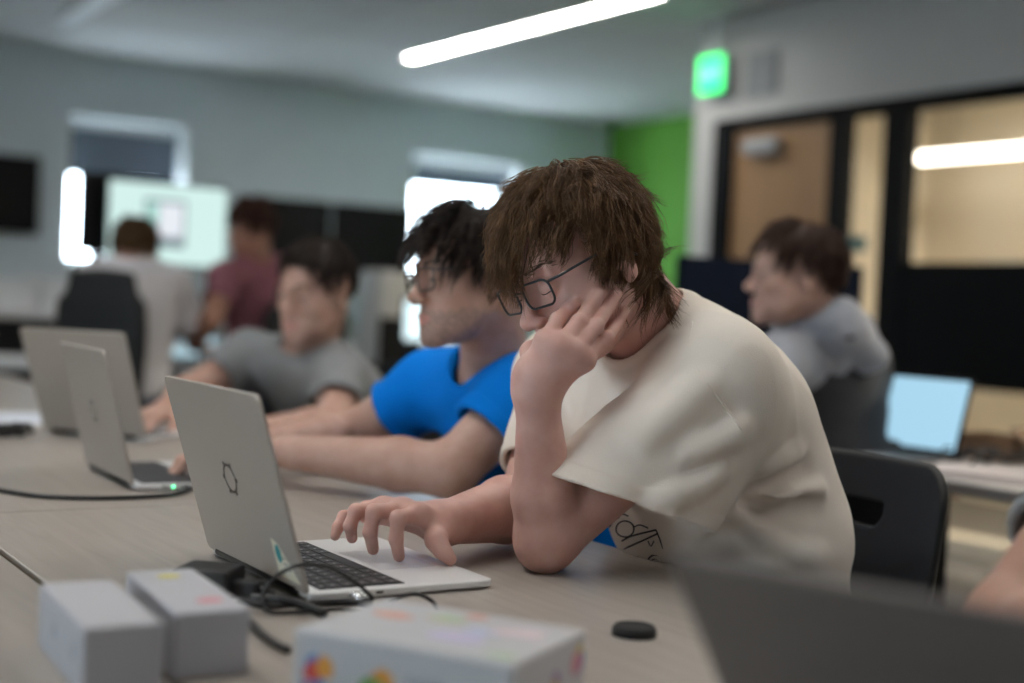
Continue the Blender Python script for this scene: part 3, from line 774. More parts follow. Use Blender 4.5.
# big lit monitor at d ~ 6.3 and a dark one beside it
vm = 6.15
u0, z0 = onv(107, 177, vm); u1, z1 = onv(228, 188, vm); _, zl = onv(165, 267, vm)
desk(u0 - .75, u1 + .10, vm - .42, vm + .28, TZ, 'back desk with the bright monitor before the two far students', top=desk_m)
monitor((u0+u1)/2, vm, zl, u1-u0, z0-zl, 'large monitor glowing pale green with an open window on screen', lit=lit_m, win=True)
ua, za = onv(80, 170, vm + .13); ub, _ = onv(122, 173, vm + .13); _, zb_ = onv(90, 252, vm + .13)
monitor((ua+ub)/2, vm + .13, zb_, ub - ua, za - zb_, 'dark upright monitor directly left of the glowing monitor', lit=bez_m)
# pale lit laptop below the monitor
uq, zq = onv(192, 306, vm - .30)
def mini_laptop(u, v, rz, label, c, w=.32, h=.20, z=TZ, s=.8, tilt=.25):
    p = RW(u, v, z); t = laptop(p.x, p.y, YA + rz, tilt, label, W=w, D=h+.02, L=h, z=z, logo=False, body=bez_m, screen=screen_mat('screen_%d' % len(bpy.data.objects), c, s), deckcol=alu2_m)
    return t
mini_laptop(uq, vm - .18, math.pi, 'open laptop with pale blue screen below the glowing monitor', (.55, .78, .88), w=.36, h=.24, z=TZ)
# white cabinet boxes and black counter at the left
vc = 7.4
ua, za = onv(-60, 268, vc); ub, _ = onv(92, 268, vc); _, zb_ = onv(50, 312, vc)
cb = empty('storage_counter', RW((ua+ub)/2, vc + .25), YA, 'black fronted counter below the white boxes at left', 'counter')
MB().box((0, 0, zb_/2 - .02), (ub-ua, .5, zb_ - .04)).build('counter_body', dark_m, cb)
MB().box((0, 0, zb_ - .02), (ub-ua+.04, .54, .04), bev=.004).build('counter_top', desk_m, cb)
nb = 3; wv = (ub-ua)/nb
for i in range(nb):
    hh = (za - zb_) * (1., .82, .94)[i]
    b = empty('storage_bin', RW(ua + wv*(i+.5), vc + .22, zb_), YA, ('white storage bin at the left frame edge on the counter', 'lower white storage bin in the middle of the counter', 'white storage bin nearest the window light on the counter')[i], 'bin', 'white bins on the counter')
    MB().box((0, 0, hh/2 - .01), (wv*.92, .36, hh - .02), bev=.01).build('bin_body', mat('bin_white', (.82, .83, .86), .5), b)
    MB().box((0, 0, hh - .012), (wv*.95, .38, .024), bev=.006).build('bin_lid', mat('bin_white'), b)
# row of black displays on the back wall behind the students
vd = 8.9
desk(3.55, 6.2, 8.5, 9.4, TZ, 'long desk along the back wall under the black displays', top=desk_m)
u0, z0 = onv(250, 192, vd); u1, z1 = onv(332, 200, vd); u2, z2 = onv(414, 208, vd); _, zl = onv(320, 272, vd)
monitor((u0+u1)/2, vd, zl, u1-u0-.02, z0-zl-.02, 'wide black display behind the maroon shirt on the back desk', lit=bez_m)
monitor((u1+u2)/2, vd, zl, u2-u1-.02, z0-zl-.02, 'wide black display behind the dark haired heads below the bright window', lit=bez_m)
# pale box and a made-up glowing panel for a glint past the blue shirt
vb_ = 6.3
u0, z0 = onv(371, 270, vb_); u1, _ = onv(411, 272, vb_); _, zl = onv(390, 317, vb_)
desk(u0 - .3, u1 + .8, vb_ - .35, vb_ + .35, TZ, 'dark desk seen between the grey shirt and the blue shirt', top=dark_m)
pb = empty('equipment_box', RW((u0+u1)/2, vb_, TZ), YA, 'pale grey equipment box between the grey shirted and blue shirted heads', 'box')
MB().box((0, 0, (z0-TZ)/2), (u1-u0, .22, z0-TZ), bev=.006).build('box_body', mat('box_pale', (.62, .64, .64), .6), pb)
MB().box((0, -.112, (zl-TZ)/2), ((u1-u0)*.98, .004, zl-TZ)).build('dark_lower_panel', dark_m, pb)
vq = 5.9
u0, z0 = onv(403, 298, vq); u1, _ = onv(440, 300, vq); _, zl = onv(420, 342, vq)
monitor((u0+u1)/2, vq, zl, u1-u0, z0-zl, 'small brightly lit screen glimpsed in front of the blue shirted face', lit=screen_mat('screen_glint', (.75, .95, 1.), 1.6))  # no real monitor: added glow standing in for reflected sunlight
# table at right with laptop and clutter
tR = table(2.36, 3.12, 1.15, 2.65, 'grey topped table at the right edge under the blue lit laptop', top=mat('table_grey', (.40, .38, .36), .45), edge=mat('edge_grey', (.16, .15, .145), .5))
MB().box((-.32, .37, .375), (.04, .64, .65), bev=.003).build('modesty_panel', dark_m, tR)
hp = Zp(914, 452, TZ + .012)
laptop(hp[0], hp[1], math.radians(124), .28, 'laptop with light blue lit screen on the right hand table', W=.25, D=.20, L=.20, logo=False, body=bez_m, screen=screen_mat('screen_blue', (.40, .68, .86), 1.0), deckcol=alu2_m)
f = MB()
g = np.random.default_rng(5)
for i in range(5):
    p0 = Zp(962 + 14*i, 462, TZ + .006); a0 = g.uniform(0, 6)
    q = [p0 + np.array([.05*math.cos(a0 + t)*(.6+.3*math.sin(2*t)), .05*math.sin(a0 + t), .03*abs(math.sin(1.3*t + i))]) for t in np.linspace(0, 7, 22)]
    f.tube(q, .0035, 6)
tag(f.build('cable_bundle', cord_m), 'bundle of black cables beside the blue lit laptop', 'cable')
p = Zp(1000, 478, TZ); f = MB()
for i in range(4): f.box((.006*i, .004*i, .0015 + .003*i), (.21, .28, .0028), rot=Matrix.Rotation(.06*i, 4, 'Z'))
o = f.build('paper_stack', mat('paper_pinkish', (.50, .45, .44), .7)); o.location = tuple(p); o.rotation_euler = (0, 0, YA + .3)
tag(o, 'short stack of pale papers on the right hand table edge', 'paper')
p = Zp(1016, 462, TZ)
o = empty('parts_box', tuple(p), YA, 'small brown open box behind the papers on the right hand table', 'box')
f = MB()
for sx in (-1, 1): f.box((sx*.06, .06, .03), (.004, .16, .06))
f.box((0, -.02, .03), (.12, .004, .06)); f.box((0, .14, .03), (.12, .004, .06)); f.box((0, .06, .003), (.12, .16, .004))
f.build('box_body', mat('brown_card', (.20, .12, .07), .8), o)
MB().box((0, -.045, .07), (.12, .055, .003), rot=Matrix.Rotation(.6, 4, 'X')).build('flap', mat('brown_card'), o)
# navy divider behind the hooded student
vn = None
cdiv = Zp(771, 330, TZ + .3)
pA_, pB_ = U(678, 258, 4.6), U(862, 264, 4.9)
xv = pB_ - pA_; wN = math.hypot(xv[0], xv[1]); an = math.atan2(xv[1], xv[0]); mid = (pA_ + pB_) / 2
dv = empty('desk_divider', (mid[0], mid[1], 0), an, 'dark navy freestanding divider in front of the wooden door', 'divider')
MB().box((0, 0, (mid[2] + .12)/2), (wN, .035, mid[2] - .12), bev=.008).build('fabric_panel', navy_m, dv)
f = MB()
for sx in (-1, 1): f.box((sx*(wN/2-.06), 0, .06), (.04, .03, .12)); f.box((sx*(wN/2-.06), 0, .01), (.05, .40, .02), bev=.004)
f.build('feet', leg_m, dv)
vs_, zs_ = onu(854, 244, UR + .03)
sg = empty('notice_sign', RW(UR + .035, vs_, zs_), YA, 'small teal notice on the narrow glass pane behind the dark haired head', 'sign')
MB().box((0, 0, 0), (.006, .15, .075)).build('sign_plate', mat('teal_plate', (.10, .25, .27), .5), sg)
# ------------------------------------------------------------------ people
def skin_mat(nm, c, c2): 
    return mat(nm, c, .48, noise=.1, nscale=35, col2=c2, bump=.10, bscale=420, spec=.35, sss=.12)
skin_a = skin_mat('skin_fair', (.66, .40, .34), (.58, .325, .27))
skin_b = skin_mat('skin_light', (.52, .325, .26), (.44, .26, .20))
skin_c = skin_mat('skin_warm', (.42, .225, .16), (.37, .19, .13))
eye_w = mat('eye_white', (.70, .68, .66), .2); eye_i = mat('eye_iris', (.10, .12, .13), .15)
glasses_m = mat('glasses_frame', (.03, .034, .04), .3); lens_m = thin_glass('lens_glass', .05)
def hair_mat(nm, c, c2): return mat(nm, c, .5, noise=.1, nscale=60, col2=c2, spec=.22)
denim_m = mat('denim', (.06, .08, .13), .9, noise=.15, nscale=200, bump=.3, bscale=400)
darkcloth_m = mat('trouser_dark', (.025, .026, .03), .9, noise=.15, nscale=150)
shoe_m = mat('shoe_dark', (.03, .03, .033), .6); sole_m = mat('shoe_sole', (.6, .6, .58), .6)

def head_frame(eye, fh, pitch, roll=0.):
    """columns right, forward, up; eye = midpoint between the eyes"""
    fh = unit([fh[0], fh[1], 0]); z = np.array([0, 0, 1.]); right = np.cross(fh, z)
    f = math.cos(pitch) * fh - math.sin(pitch) * z; u = np.cross(right, f)
    c, s = math.cos(roll), math.sin(roll)             # positive roll: right side down
    r2 = right * c - u * s; u2 = right * s + u * c
    M = np.stack([r2, f, u2], 1)
    return M, np.asarray(eye, float) - M @ np.array([0, .079, .0])
def head_ops(M, c, s=1., neck=None, lid=.0035, mouth=0.):
    P = lambda *v: c + M @ (np.array(v) * s)
    E_ = lambda x, y, z, a, b, d, R=None: ell(P(x, y, z), np.array([a, b, d]) * s, M if R is None else M @ R)
    K = lambda a, b, ra, rb=None: cone(P(*a), P(*b), ra * s, (ra if rb is None else rb) * s)
    def rz(a): a = math.radians(a); return np.array([[math.cos(a), -math.sin(a), 0], [math.sin(a), math.cos(a), 0], [0, 0, 1]])
    def ry(a): a = math.radians(a); return np.array([[math.cos(a), 0, math.sin(a)], [0, 1, 0], [-math.sin(a), 0, math.cos(a)]])
    o = [('u', 0, E_(0, -.010, .034, .076, .096, .086)),
         ('u', .03 * s, E_(0, .028, -.040, .060, .057, .078))]
    for x in (-1, 1):
        o += [('u', .028, K((x*.052, -.002, -.056), (x*.017, .072, -.100), .0175, .0155)),
              ('u', .02, E_(x*.041, .050, -.030, .024, .027, .026)),
              ('u', .02, E_(x*.030, .045, -.072, .024, .030, .026))]
    o += [('u', .018, E_(0, .078, -.101, .021, .014, .015)),
          ('u', .018, E_(0, .073, -.070, .034, .0175, .024)),
          ('u', .016, K((-.036, .070, .021), (0, .083, .018), .0105)), ('u', .016, K((.036, .070, .021), (0, .083, .018), .0105))]
    for x in (-1, 1): o.append(('s', .016, E_(x*.032, .093, .000, .018, .013, .0125)))
    o += [('u', .012, K((0, .082, .010), (0, .104, -.029), .0070, .0095)),
          ('u', .008, E_(0, .1070, -.0315, .0105, .0110, .0090))]
    for x in (-1, 1): o.append(('u', .006, E_(x*.0125, .0985, -.0375, .0075, .0105, .0070)))
    for x in (-1, 1): o.append(('s', .003, E_(x*.0062, .1040, -.0450, .0035, .0060, .0040)))
    for x in (-1, 1):
        o += [('u', .007, K((x*.023, .0835, -.0690), (x*.006, .0925, -.0640), .0030, .0048)), ('u', .008, K((x*.021, .0830, -.0715), (0, .0915, -.0755), .0034, .0064))]
    o.append(('u', .007, K((-.006, .0925, -.0640), (.006, .0925, -.0640), .0046)))
    o.append(('s', .003, grp(('u', .002, K((-.023, .0865, -.0702), (0, .0985, -.0692), .0010, .0012)), ('u', .002, K((.023, .0865, -.0702), (0, .0985, -.0692), .0010, .0012)))))
    for x in (-1, 1):
        o.append(('u', .005, E_(x*.032, .0755, .000, .0150, .0140, .0135)))
        if lid > 0: o.append(('s', .0015, E_(x*.032, .0895, -.0035, .0120, .0110, lid)))
        R = rz(-x*28) @ ry(-x*6)
        o += [('u', .006, E_(x*.0770, -.016, -.008, .0050, .0160, .0290, R)), ('u', .010, E_(x*.0750, -.009, -.030, .0045, .0085, .0110, R)),
              ('s', .004, E_(x*.0832, -.0125, -.004, .0048, .0090, .0180, R)), ('u', .004, E_(x*.0755, .000, -.014, .0045, .0050, .0070, R))]
    if neck is not None:
        a, r0, r1 = P(0, -.030, -.045), .050 * s, .057 * s
        o.append(('u', .018, cone(a, neck, r0, r1)))
        o.append(('u', .03, cone(P(0, -.055, -.035), neck + M @ np.array([0, -.02, 0]), .040*s, .05*s)))
    return o
lip_m = mat('lip_skin', (.52, .25, .21), .4, spec=.35, sss=.1); stub_m = mat('stubble_skin', (.30, .20, .165), .6, noise=.2, nscale=300)
def face_zones(M, c, s, stubble=False):
    g = np.random.default_rng(2)
    def fn(C):
        L = ((C - c) @ M) / s; out = np.zeros(len(C), int)
        near = (np.abs(L[:, 0]) < .024) & (L[:, 1] > .070)
        q = np.abs(L[:, 0]) / .024; out[near & (L[:, 2] < -.0615 - .005*q**2) & (L[:, 2] > -.0805 + .009*q**2)] = 1
        if stubble:
            w = np.clip((-.052 - L[:, 2] + .25*np.maximum(0, .03 - L[:, 1])*0) / .014, 0, 1) * np.clip((L[:, 2] + .135) / .012, 0, 1) * np.clip((L[:, 1] + .005) / .02, 0, 1)
            out[(out == 0) & (g.random(len(C)) < .75*w)] = 2
        return out
    return fn
def arm_ops(sh, el, wr, r=1.):
    fo = el + (wr - el) * .30
    return grp(('u', 0, cone(sh, el, .054*r, .043*r)), ('u', .02, cone(el, fo, .041*r, .0445*r)), ('u', .012, cone(fo, wr, .0445*r, .0275*r)),
               ('u', .01, cone(el + unit(el-sh)*.004 + unit(el-wr)*.004, el, .034*r)))
FR = [(.0098, .0090, .0085, .0073), (.0100, .0092, .0086, .0074), (.0094, .0086, .0080, .0068), (.0084, .0076, .0070, .0060)]
def hand_ops(wr, mcp, fing, thumb, s=1.):
    """explicit joints: mcp[4], fing[4] of (PIP, DIP, TIP), thumb (CMC, MCP, IP, TIP)"""
    o = []
    for i, mpt in enumerate(mcp): o.append(('u', .016*s, cone(wr, mpt, .0175*s, .0125*s)))
    for i in range(3): o.append(('u', .012*s, cone(mcp[i], mcp[i+1], .0118*s)))
    o.append(('u', .018*s, cone(wr + (thumb[0]-wr)*.5, thumb[1], .016*s, .0125*s)))
    out = [('u', .012*s, grp(*o))]
    for i, (a, b, c_) in enumerate(fing):
        r = [q*s for q in FR[i]]
        g = grp(('u', 0, cone(mcp[i], a, r[0]*1.12, r[1])), ('u', .004, cone(a, b, r[1], r[2])), ('u', .004, cone(b, c_, r[2], r[3])), ('u', .003, ell(a, (r[1]*1.06,)*3)))
        out.append(('u', .0045*s, g))
    g = grp(('u', 0, cone(thumb[1], thumb[2], .0122*s, .0104*s)), ('u', .004, cone(thumb[2], thumb[3], .0106*s, .0082*s)))
    out.append(('u', .008*s, g))
    return [('u', .014*s, grp(*out))]
def relaxed_hand(wr, d, n, side, curl=(25, 30, 20), s=1., spread=4., thumb_out=.9, lift=0.):
    """d: towards the fingers, n: out of the back of the hand, side: toward the thumb"""
    d, n = unit(d), unit(n); t = unit(side - d * (side @ d)); n = unit(np.cross(t, d)) * np.sign(np.cross(t, d) @ n)
    mcp, fing = [], []
    for i in range(4):
        off = (.030 - .0205*i); L = (.094, .097, .091, .083)[i]
        mp = wr + d * L * s + t * off * s - n * (.003*abs(i-1.2)) * s; mcp.append(mp)
        ln = [(.043, .026, .021), (.047, .030, .022), (.043, .028, .021), (.034, .021, .019)][i]
        a = math.radians(spread * (1.3 - i)); dd = d * math.cos(a) + t * math.sin(a); ang = 0; p = mp; q = []
        for j in range(3):
            ang += math.radians(curl[j] + 3*i); dirv = dd * math.cos(ang) - n * math.sin(ang); p = p + dirv * ln[j] * s; q.append(p)
        fing.append(tuple(q))
    cm = wr + d*.022*s + t*.024*s - n*.008*s; v = unit(d*.75 + t*thumb_out*.75 - n*.35)
    m1 = cm + v*.044*s; v2 = unit(d*.95 + t*thumb_out*.30 - n*.30); ip = m1 + v2*.033*s; tp = ip + unit(v2 + d*.25)*.026*s
    return hand_ops(wr, mcp, fing, (cm, m1, ip, tp), s)
def torso_frame(J):
    lat = unit(J['shR'] - J['shL']); sp = J['spine']; out = []
    for i in range(len(sp)):
        up = unit(sp[min(i+1, len(sp)-1)] - sp[max(i-1, 0)]); l = unit(lat - up*(lat @ up)); out.append(np.stack([l, np.cross(up, l), up], 1))
    return out
TR = [(.165, .118, .13), (.148, .108, .15), (.160, .112, .16), (.085, .075, .07)]
def torso_ops(J, inf=0., scale=1., k=.05):
    F = torso_frame(J); o = []
    for i, p in enumerate(J['spine'][:3]): o.append(('u', k, ell(p, np.array(TR[i])*scale + inf, F[i])))
    nb = J['spine'][3]; r = .052*scale + inf
    for s in ('shL', 'shR'):
        o.append(('u', k, cone(J[s], J['spine'][2] + (nb - J['spine'][2])*.55, r, r + .015)))
        o.append(('u', .05, cone(J[s] + (nb-J[s])*.1, nb, .038*scale + inf, .046*scale + inf)))
    return o
def sleeve(sh, el, frac, r0, r1, nrm=None, hem=.020, extra=()):
    d = unit(el - sh); e = sh + (el - sh) * frac; n = unit(nrm if nrm is not None else d)
    body = [('u', 0, cone(sh, e + d*.07, r0, r1 + (r1-r0)*.2))] + list(extra)
    g = grp(*body, ('i', .003, plane(e, n)))
    band = grp(('u', 0, cone(sh, e + d*.07, r0 + .0018, r1 + .0018 + (r1-r0)*.2)), *[(a, k, (p[0], p[1], p[2], p[3]+.0018, p[4]+.0018)) for a, k, p in extra], ('i', .002, plane(e, n)), ('i', .001, plane(e - n*hem, -n)))
    return [('u', .03, g), ('u', .001, band)], ('s', .004, cone(e - d*.035, e + d*.12, r1 - .006, r1 - .004))
HL = ([0, 30, 50, 68, 80, 95, 125, 180], [.40, .36, .22, -.30, -.18, -.25, -.55, -.68])
def make_hair(name, M, c, s, parent, m, seed, n=260, nch=10, length=.11, lvar=.25, width=.0009, lift=(.04, .20), grav=.35, curl=0., stiff=.5,
              hl=HL, seg=9, avoid=(), fringe=0., front_len=None, part=(0, -.035), sweep=0., clump=.8, wob=.004, back_len=None, cap=1.035, up0=.25, temple=1., rad=(.0785, .0985, .0885)):
    g = np.random.default_rng(seed)
    ce = np.array([0, -.010, .034]); re = np.array(rad)
    gl = M.T @ np.array([0, 0, -1.])
    D = g.normal(size=(n*14, 3)); D /= np.linalg.norm(D, axis=1)[:, None]
    az = np.degrees(np.abs(np.arctan2(D[:, 0], D[:, 1])))
    ok = D[:, 2] > np.interp(az, *hl) + g.normal(0, .02, len(D)); D = D[ok][:n]; az = az[ok][:n]; n = len(D)
    P = ce + D * re; N = D / re; N /= np.linalg.norm(N, axis=1)[:, None]
    who = np.array([part[0], part[1], ce[2] + re[2]])
    T = P - who; T -= N * (T * N).sum(1)[:, None]; T /= np.linalg.norm(T, axis=1)[:, None] + 1e-6
    front = np.clip((D[:, 1] - .1) / .6, 0, 1)
    T[:, 0] += sweep * front; T += g.normal(0, .16, T.shape); 
    dirv = T + N * up0; dirv /= np.linalg.norm(dirv, axis=1)[:, None]
    L = length * (1 + lvar * g.uniform(-1, 1, n))
    if front_len is not None: L = L * (1 - front) + front_len * (1 + lvar*.7*g.uniform(-1, 1, n)) * front
    if back_len is not None:
        bk = np.clip((az - 100) / 40, 0, 1) * np.clip((.1 - D[:, 2]) / .4, 0, 1); L = L * (1 - bk) + back_len * bk
    L = L * np.interp(az, [28, 42, 72, 90], [1, temple, temple, 1])
    lf = g.uniform(lift[0], lift[1], n); cu = g.uniform(-1, 1, n)
    path = [P.copy()]; p = P.copy()
    for k in range(seg):
        t = (k + 1) / seg
        dirv = dirv + gl * grav * (1 + fringe*front)[:, None] / seg * 4 * (1 - stiff*.5) + g.normal(0, .08, dirv.shape)
        if curl:
            q = np.clip((t - .55) / .45, 0, 1); nn = (p - ce) / re; nn /= np.linalg.norm(nn, axis=1)[:, None]
            dirv = dirv + nn * (curl * q * (.5 + .5*cu))[:, None]
        dirv /= np.linalg.norm(dirv, axis=1)[:, None]
        p = p + dirv * (L / seg)[:, None]
        for cc, rr, lift_on in [(ce, re, True)] + [(np.array(a), np.array(b), False) for a, b in avoid]:
            q = (p - cc) / rr; l = np.linalg.norm(q, axis=1); lim = 1 + (lf * min(1, t*2.2) if lift_on else .02)
            ins = l < lim
            if lift_on:
                far = (l - lim > .05) & (t < .75); n2 = q / rr; n2 /= np.linalg.norm(n2, axis=1)[:, None]; dirv = dirv - np.where(far[:, None], n2 * .30, 0)
            pn = cc + q / l[:, None] * rr * np.broadcast_to(lim, l.shape)[:, None]
            nn = q / rr; nn /= np.linalg.norm(nn, axis=1)[:, None]; dn = np.minimum((dirv * nn).sum(1), 0)
            p = np.where(ins[:, None], pn, p); dirv = np.where(ins[:, None], dirv - nn * dn[:, None], dirv)
        path.append(p.copy())
    path = np.stack(path, 1)                              # n, seg+1, 3
    S = seg + 1; tt = np.linspace(0, 1, S)
    offs = g.normal(0, .0058, (n, nch, 3)); offs[:, 0] = 0
    w = (1 - clump * tt ** .8)
    ph = g.uniform(0, 6.28, (n, nch, 3)); fr = g.uniform(4, 9, (n, nch, 1))
    child = path[:, None] + offs[:, :, None] * w[None, None, :, None] + wob * np.sin(fr[:, :, None]*tt[None, None, :, None] + ph[:, :, None]) * tt[None, None, :, None]
    scl = g.uniform(.72, 1.0, (n, nch))                  # strand end shortening
    base = child[:, :, :1]
    idx = tt[None, None] * scl[..., None] * seg; i0 = np.clip(idx.astype(int), 0, seg - 1); fa = idx - i0
    ii = np.arange(n)[:, None, None]; jj = np.arange(nch)[None, :, None]
    ch = child[ii, jj, i0] * (1 - fa[..., None]) + child[ii, jj, i0 + 1] * fa[..., None]
    ch = ch.reshape(-1, S, 3); m_ = len(ch)
    Tn = np.gradient(ch, axis=1); Tn /= np.linalg.norm(Tn, axis=2)[..., None] + 1e-9
    ref = g.normal(size=(m_, 1, 3)); n1 = np.cross(Tn, ref); n1 /= np.linalg.norm(n1, axis=2)[..., None] + 1e-9; n2 = np.cross(Tn, n1)
    rr = (width * g.uniform(.7, 1.3, (m_, 1)) * (1 - .85 * tt[None] ** 2.5))
    ring = [ch + rr[..., None] * (math.cos(a)*n1 + math.sin(a)*n2) for a in (0, 2.094, 4.189)]
    V = np.stack(ring, 2).reshape(-1, 3) * s
    ba = (np.arange(m_)[:, None, None] * S + np.arange(seg)[None, :, None]) * 3; k3 = np.arange(3)[None, None]
    Q = np.stack([ba + k3, ba + (k3+1) % 3, ba + 3 + (k3+1) % 3, ba + 3 + k3], -1).reshape(-1, 4)
    # scalp cap
    nu, nv = 48, 28; CV = []; 
    for j in range(nv + 1):
        for i in range(nu):
            a, b = 2*math.pi*i/nu, math.pi*j/nv; CV.append((math.sin(b)*math.sin(a), math.sin(b)*math.cos(a), math.cos(b)))
    CV = np.array(CV); caz = np.degrees(np.abs(np.arctan2(CV[:, 0], CV[:, 1]))); okv = CV[:, 2] > np.interp(caz, *hl) - .03
    CQ = [[j*nu+i, j*nu+(i+1) % nu, (j+1)*nu+(i+1) % nu, (j+1)*nu+i] for j in range(nv) for i in range(nu)]
    CQ = np.array([q for q in CQ if okv[q].all()]); CP_ = (ce + CV * re * cap / 1.03) * s
    nV = len(V); V = np.concatenate([V, CP_]); Q = np.concatenate([Q, CQ[:, ::-1] + nV])
    V = c + V @ M.T
    me = bpy.data.meshes.new(name); me.vertices.add(len(V)); me.vertices.foreach_set('co', V.astype(np.float32).ravel())
    me.loops.add(Q.size); me.loops.foreach_set('vertex_index', Q.astype(np.int32).ravel())
    me.polygons.add(len(Q)); me.polygons.foreach_set('loop_start', np.arange(0, Q.size, 4, dtype=np.int32))
    me.polygons.foreach_set('use_smooth', np.ones(len(Q), bool)); me.materials.append(m); me.update(calc_edges=True); me.validate()
    o = bpy.data.objects.new(name, me); COL.objects.link(o); o.parent = parent; bake(o, parent); return o
def eyes(M, c, s, parent, look=(0, 1, -.35)):
    for x in (-1, 1):
        b = bmesh.new(); bmesh.ops.create_uvsphere(b, u_segments=24, v_segments=16, radius=.0123*s)
        ctr = c + M @ (np.array([x*.032, .0750, 0]) * s); q = Vector(M @ unit(look)); R = q.to_track_quat('Z', 'Y').to_matrix().to_4x4()
        mb = MB(); fs = [(f.calc_center_median().z > .0100*s) for f in b.faces]
        mb.bm(b, Matrix.Translation(ctr) @ R, smooth=True); mb.mi = [1 if q_ else 0 for q_ in fs]
        o = mb.build('eye', [eye_w, eye_i], parent); bake(o, parent)
def lashes(M, c, s, parent):
    for x in (-1, 1):
        P = []
        for t in np.linspace(-.0115, .0115, 13):
            z = -.0052 - .0022*(1 - (t/.0115)**2) + .001; y = .0755 + .0141*math.sqrt(max(.02, 1 - (t/.015)**2 - (z/.0135)**2)); P.append(c + M @ (np.array([x*(.032) + t, y, z])*s))
        o = MB().tube(P, [.0004] + [.0008]*11 + [.0004], 6).build('eyelash', mat('lash_dark', (.05, .03, .025), .7), parent); bake(o, parent)
def brows(M, c, s, parent, m, seed=3):
    g = np.random.default_rng(seed)
    for x in (-1, 1):
        mb = MB()
        for i in range(46):
            t = g.random(); px = .012 + .036*t; pz = .0225 + .006*math.sin(t*2.4) + g.normal(0, .0016); py = .0915 - .022*t**1.8
            a = np.array([x*px, py, pz]); e = a + np.array([x*.008, -.002 - .003*t, .0022*(1 - 2*t)])
            mb.tube([c + M @ (a*s), c + M @ ((a + e)/2*s + np.array([0, .0012, 0])), c + M @ (e*s)], [.0006*s, .0006*s, .0002*s], 4)
        o = mb.build('eyebrow', m, parent); bake(o, parent)
def glasses(M, c, s, parent, y=.101, w=.050, h=.033, z=-.002, gap=.0165, r=.0016, m=None):
    g = empty('glasses', (0, 0, 0)); g.parent = parent; bake(g, parent); m = m or glasses_m
    X = lambda p: tuple(c + M @ (np.array(p) * s))
    for x in (-1, 1):
        cx = x*(gap/2 + w/2); pts = rrect(w, h, .011, 6)
        def wrap(px, pz): 
            xx = cx + px; return (xx, y - 2.2*xx*xx, z + pz - .03*abs(px)*0)
        f = MB(); f.tube([X(wrap(*p)) for p in pts], r*s, 8, closed=True)
        rim = f.build('rim', m, g)
        n = len(pts); V = [X(wrap(*p)) for p in pts]; V2 = [tuple(np.array(v) + M @ np.array([0, -.0012*s, 0])) for v in V]
        f = MB(); f.raw(V + V2, [list(range(n)), list(range(n, 2*n))[::-1]] + [[i, n+i, n+(i+1) % n, (i+1) % n] for i in range(n)]); f.build('lens', lens_m, g)
        e = cx + x*w/2
        f = MB(); f.tube([X(p) for p in [(e, y - 2.2*e*e, z + h*.36), (x*.073, y - .018, z + h*.36 + .001), (x*.079, .030, z + h*.36 + .002), (x*.082, -.012, z + h*.36), (x*.081, -.030, z - .012)]], [.0018*s, .0018*s, .0017*s, .0016*s, .0015*s], 8)
        f.build('temple', m, g)
    f = MB(); f.tube([X((-gap/2, y - 2.2*(gap/2)**2, z + .006)), X((0, y + .0015, z + .009)), X((gap/2, y - 2.2*(gap/2)**2, z + .006))], .0013*s, 8); f.build('bridge', m, g)
    return g
def legs(J, parent, m, knee_f, floor_feet=True, spread=.11):
    """seated trousers and shoes; knee_f = facing unit vector"""
    f = unit([knee_f[0], knee_f[1], 0]); lat = unit(np.cross(f, [0, 0, 1.])); pel = J['spine'][0]; ops = [('u', 0, ell(pel - [0, 0, .03], (.172, .132, .12), np.stack([lat, f, [0, 0, 1.]], 1)))]
    for x in (-1, 1):
        hip = pel + lat*x*.085 + np.array([0, 0, -.02]); kn = hip + f*.40 + lat*x*.05; kn[2] = .50; an = kn + f*(-.02); an[2] = .09
        hip = hip.copy(); hip[2] = max(hip[2] - .01, .52)
        ops += [('u', .05, cone(hip, kn, .085, .062)), ('u', .03, cone(kn, an, .062, .048))]
        toe = an + f*.15; toe[2] = .035
        so = [('u', 0, cone(an + [0, 0, -.03], an + f*.02 + [0, 0, -.055], .040, .036)), ('u', .03, cone(an - f*.03 + [0, 0, -.05], toe, .036, .030)), ('i', .006, plane((0, 0, .012), (0, 0, -1)))]
        sdf_mesh('shoe', so, .006, shoe_m, parent)
    w = waves(17, 5, 40, 90)
    sdf_mesh('trousers', ops, .008, m, parent, disp=lambda P: .002*w(P))
def person(label, loc, group=None):
    return empty('person', loc, 0, label, 'person', group)
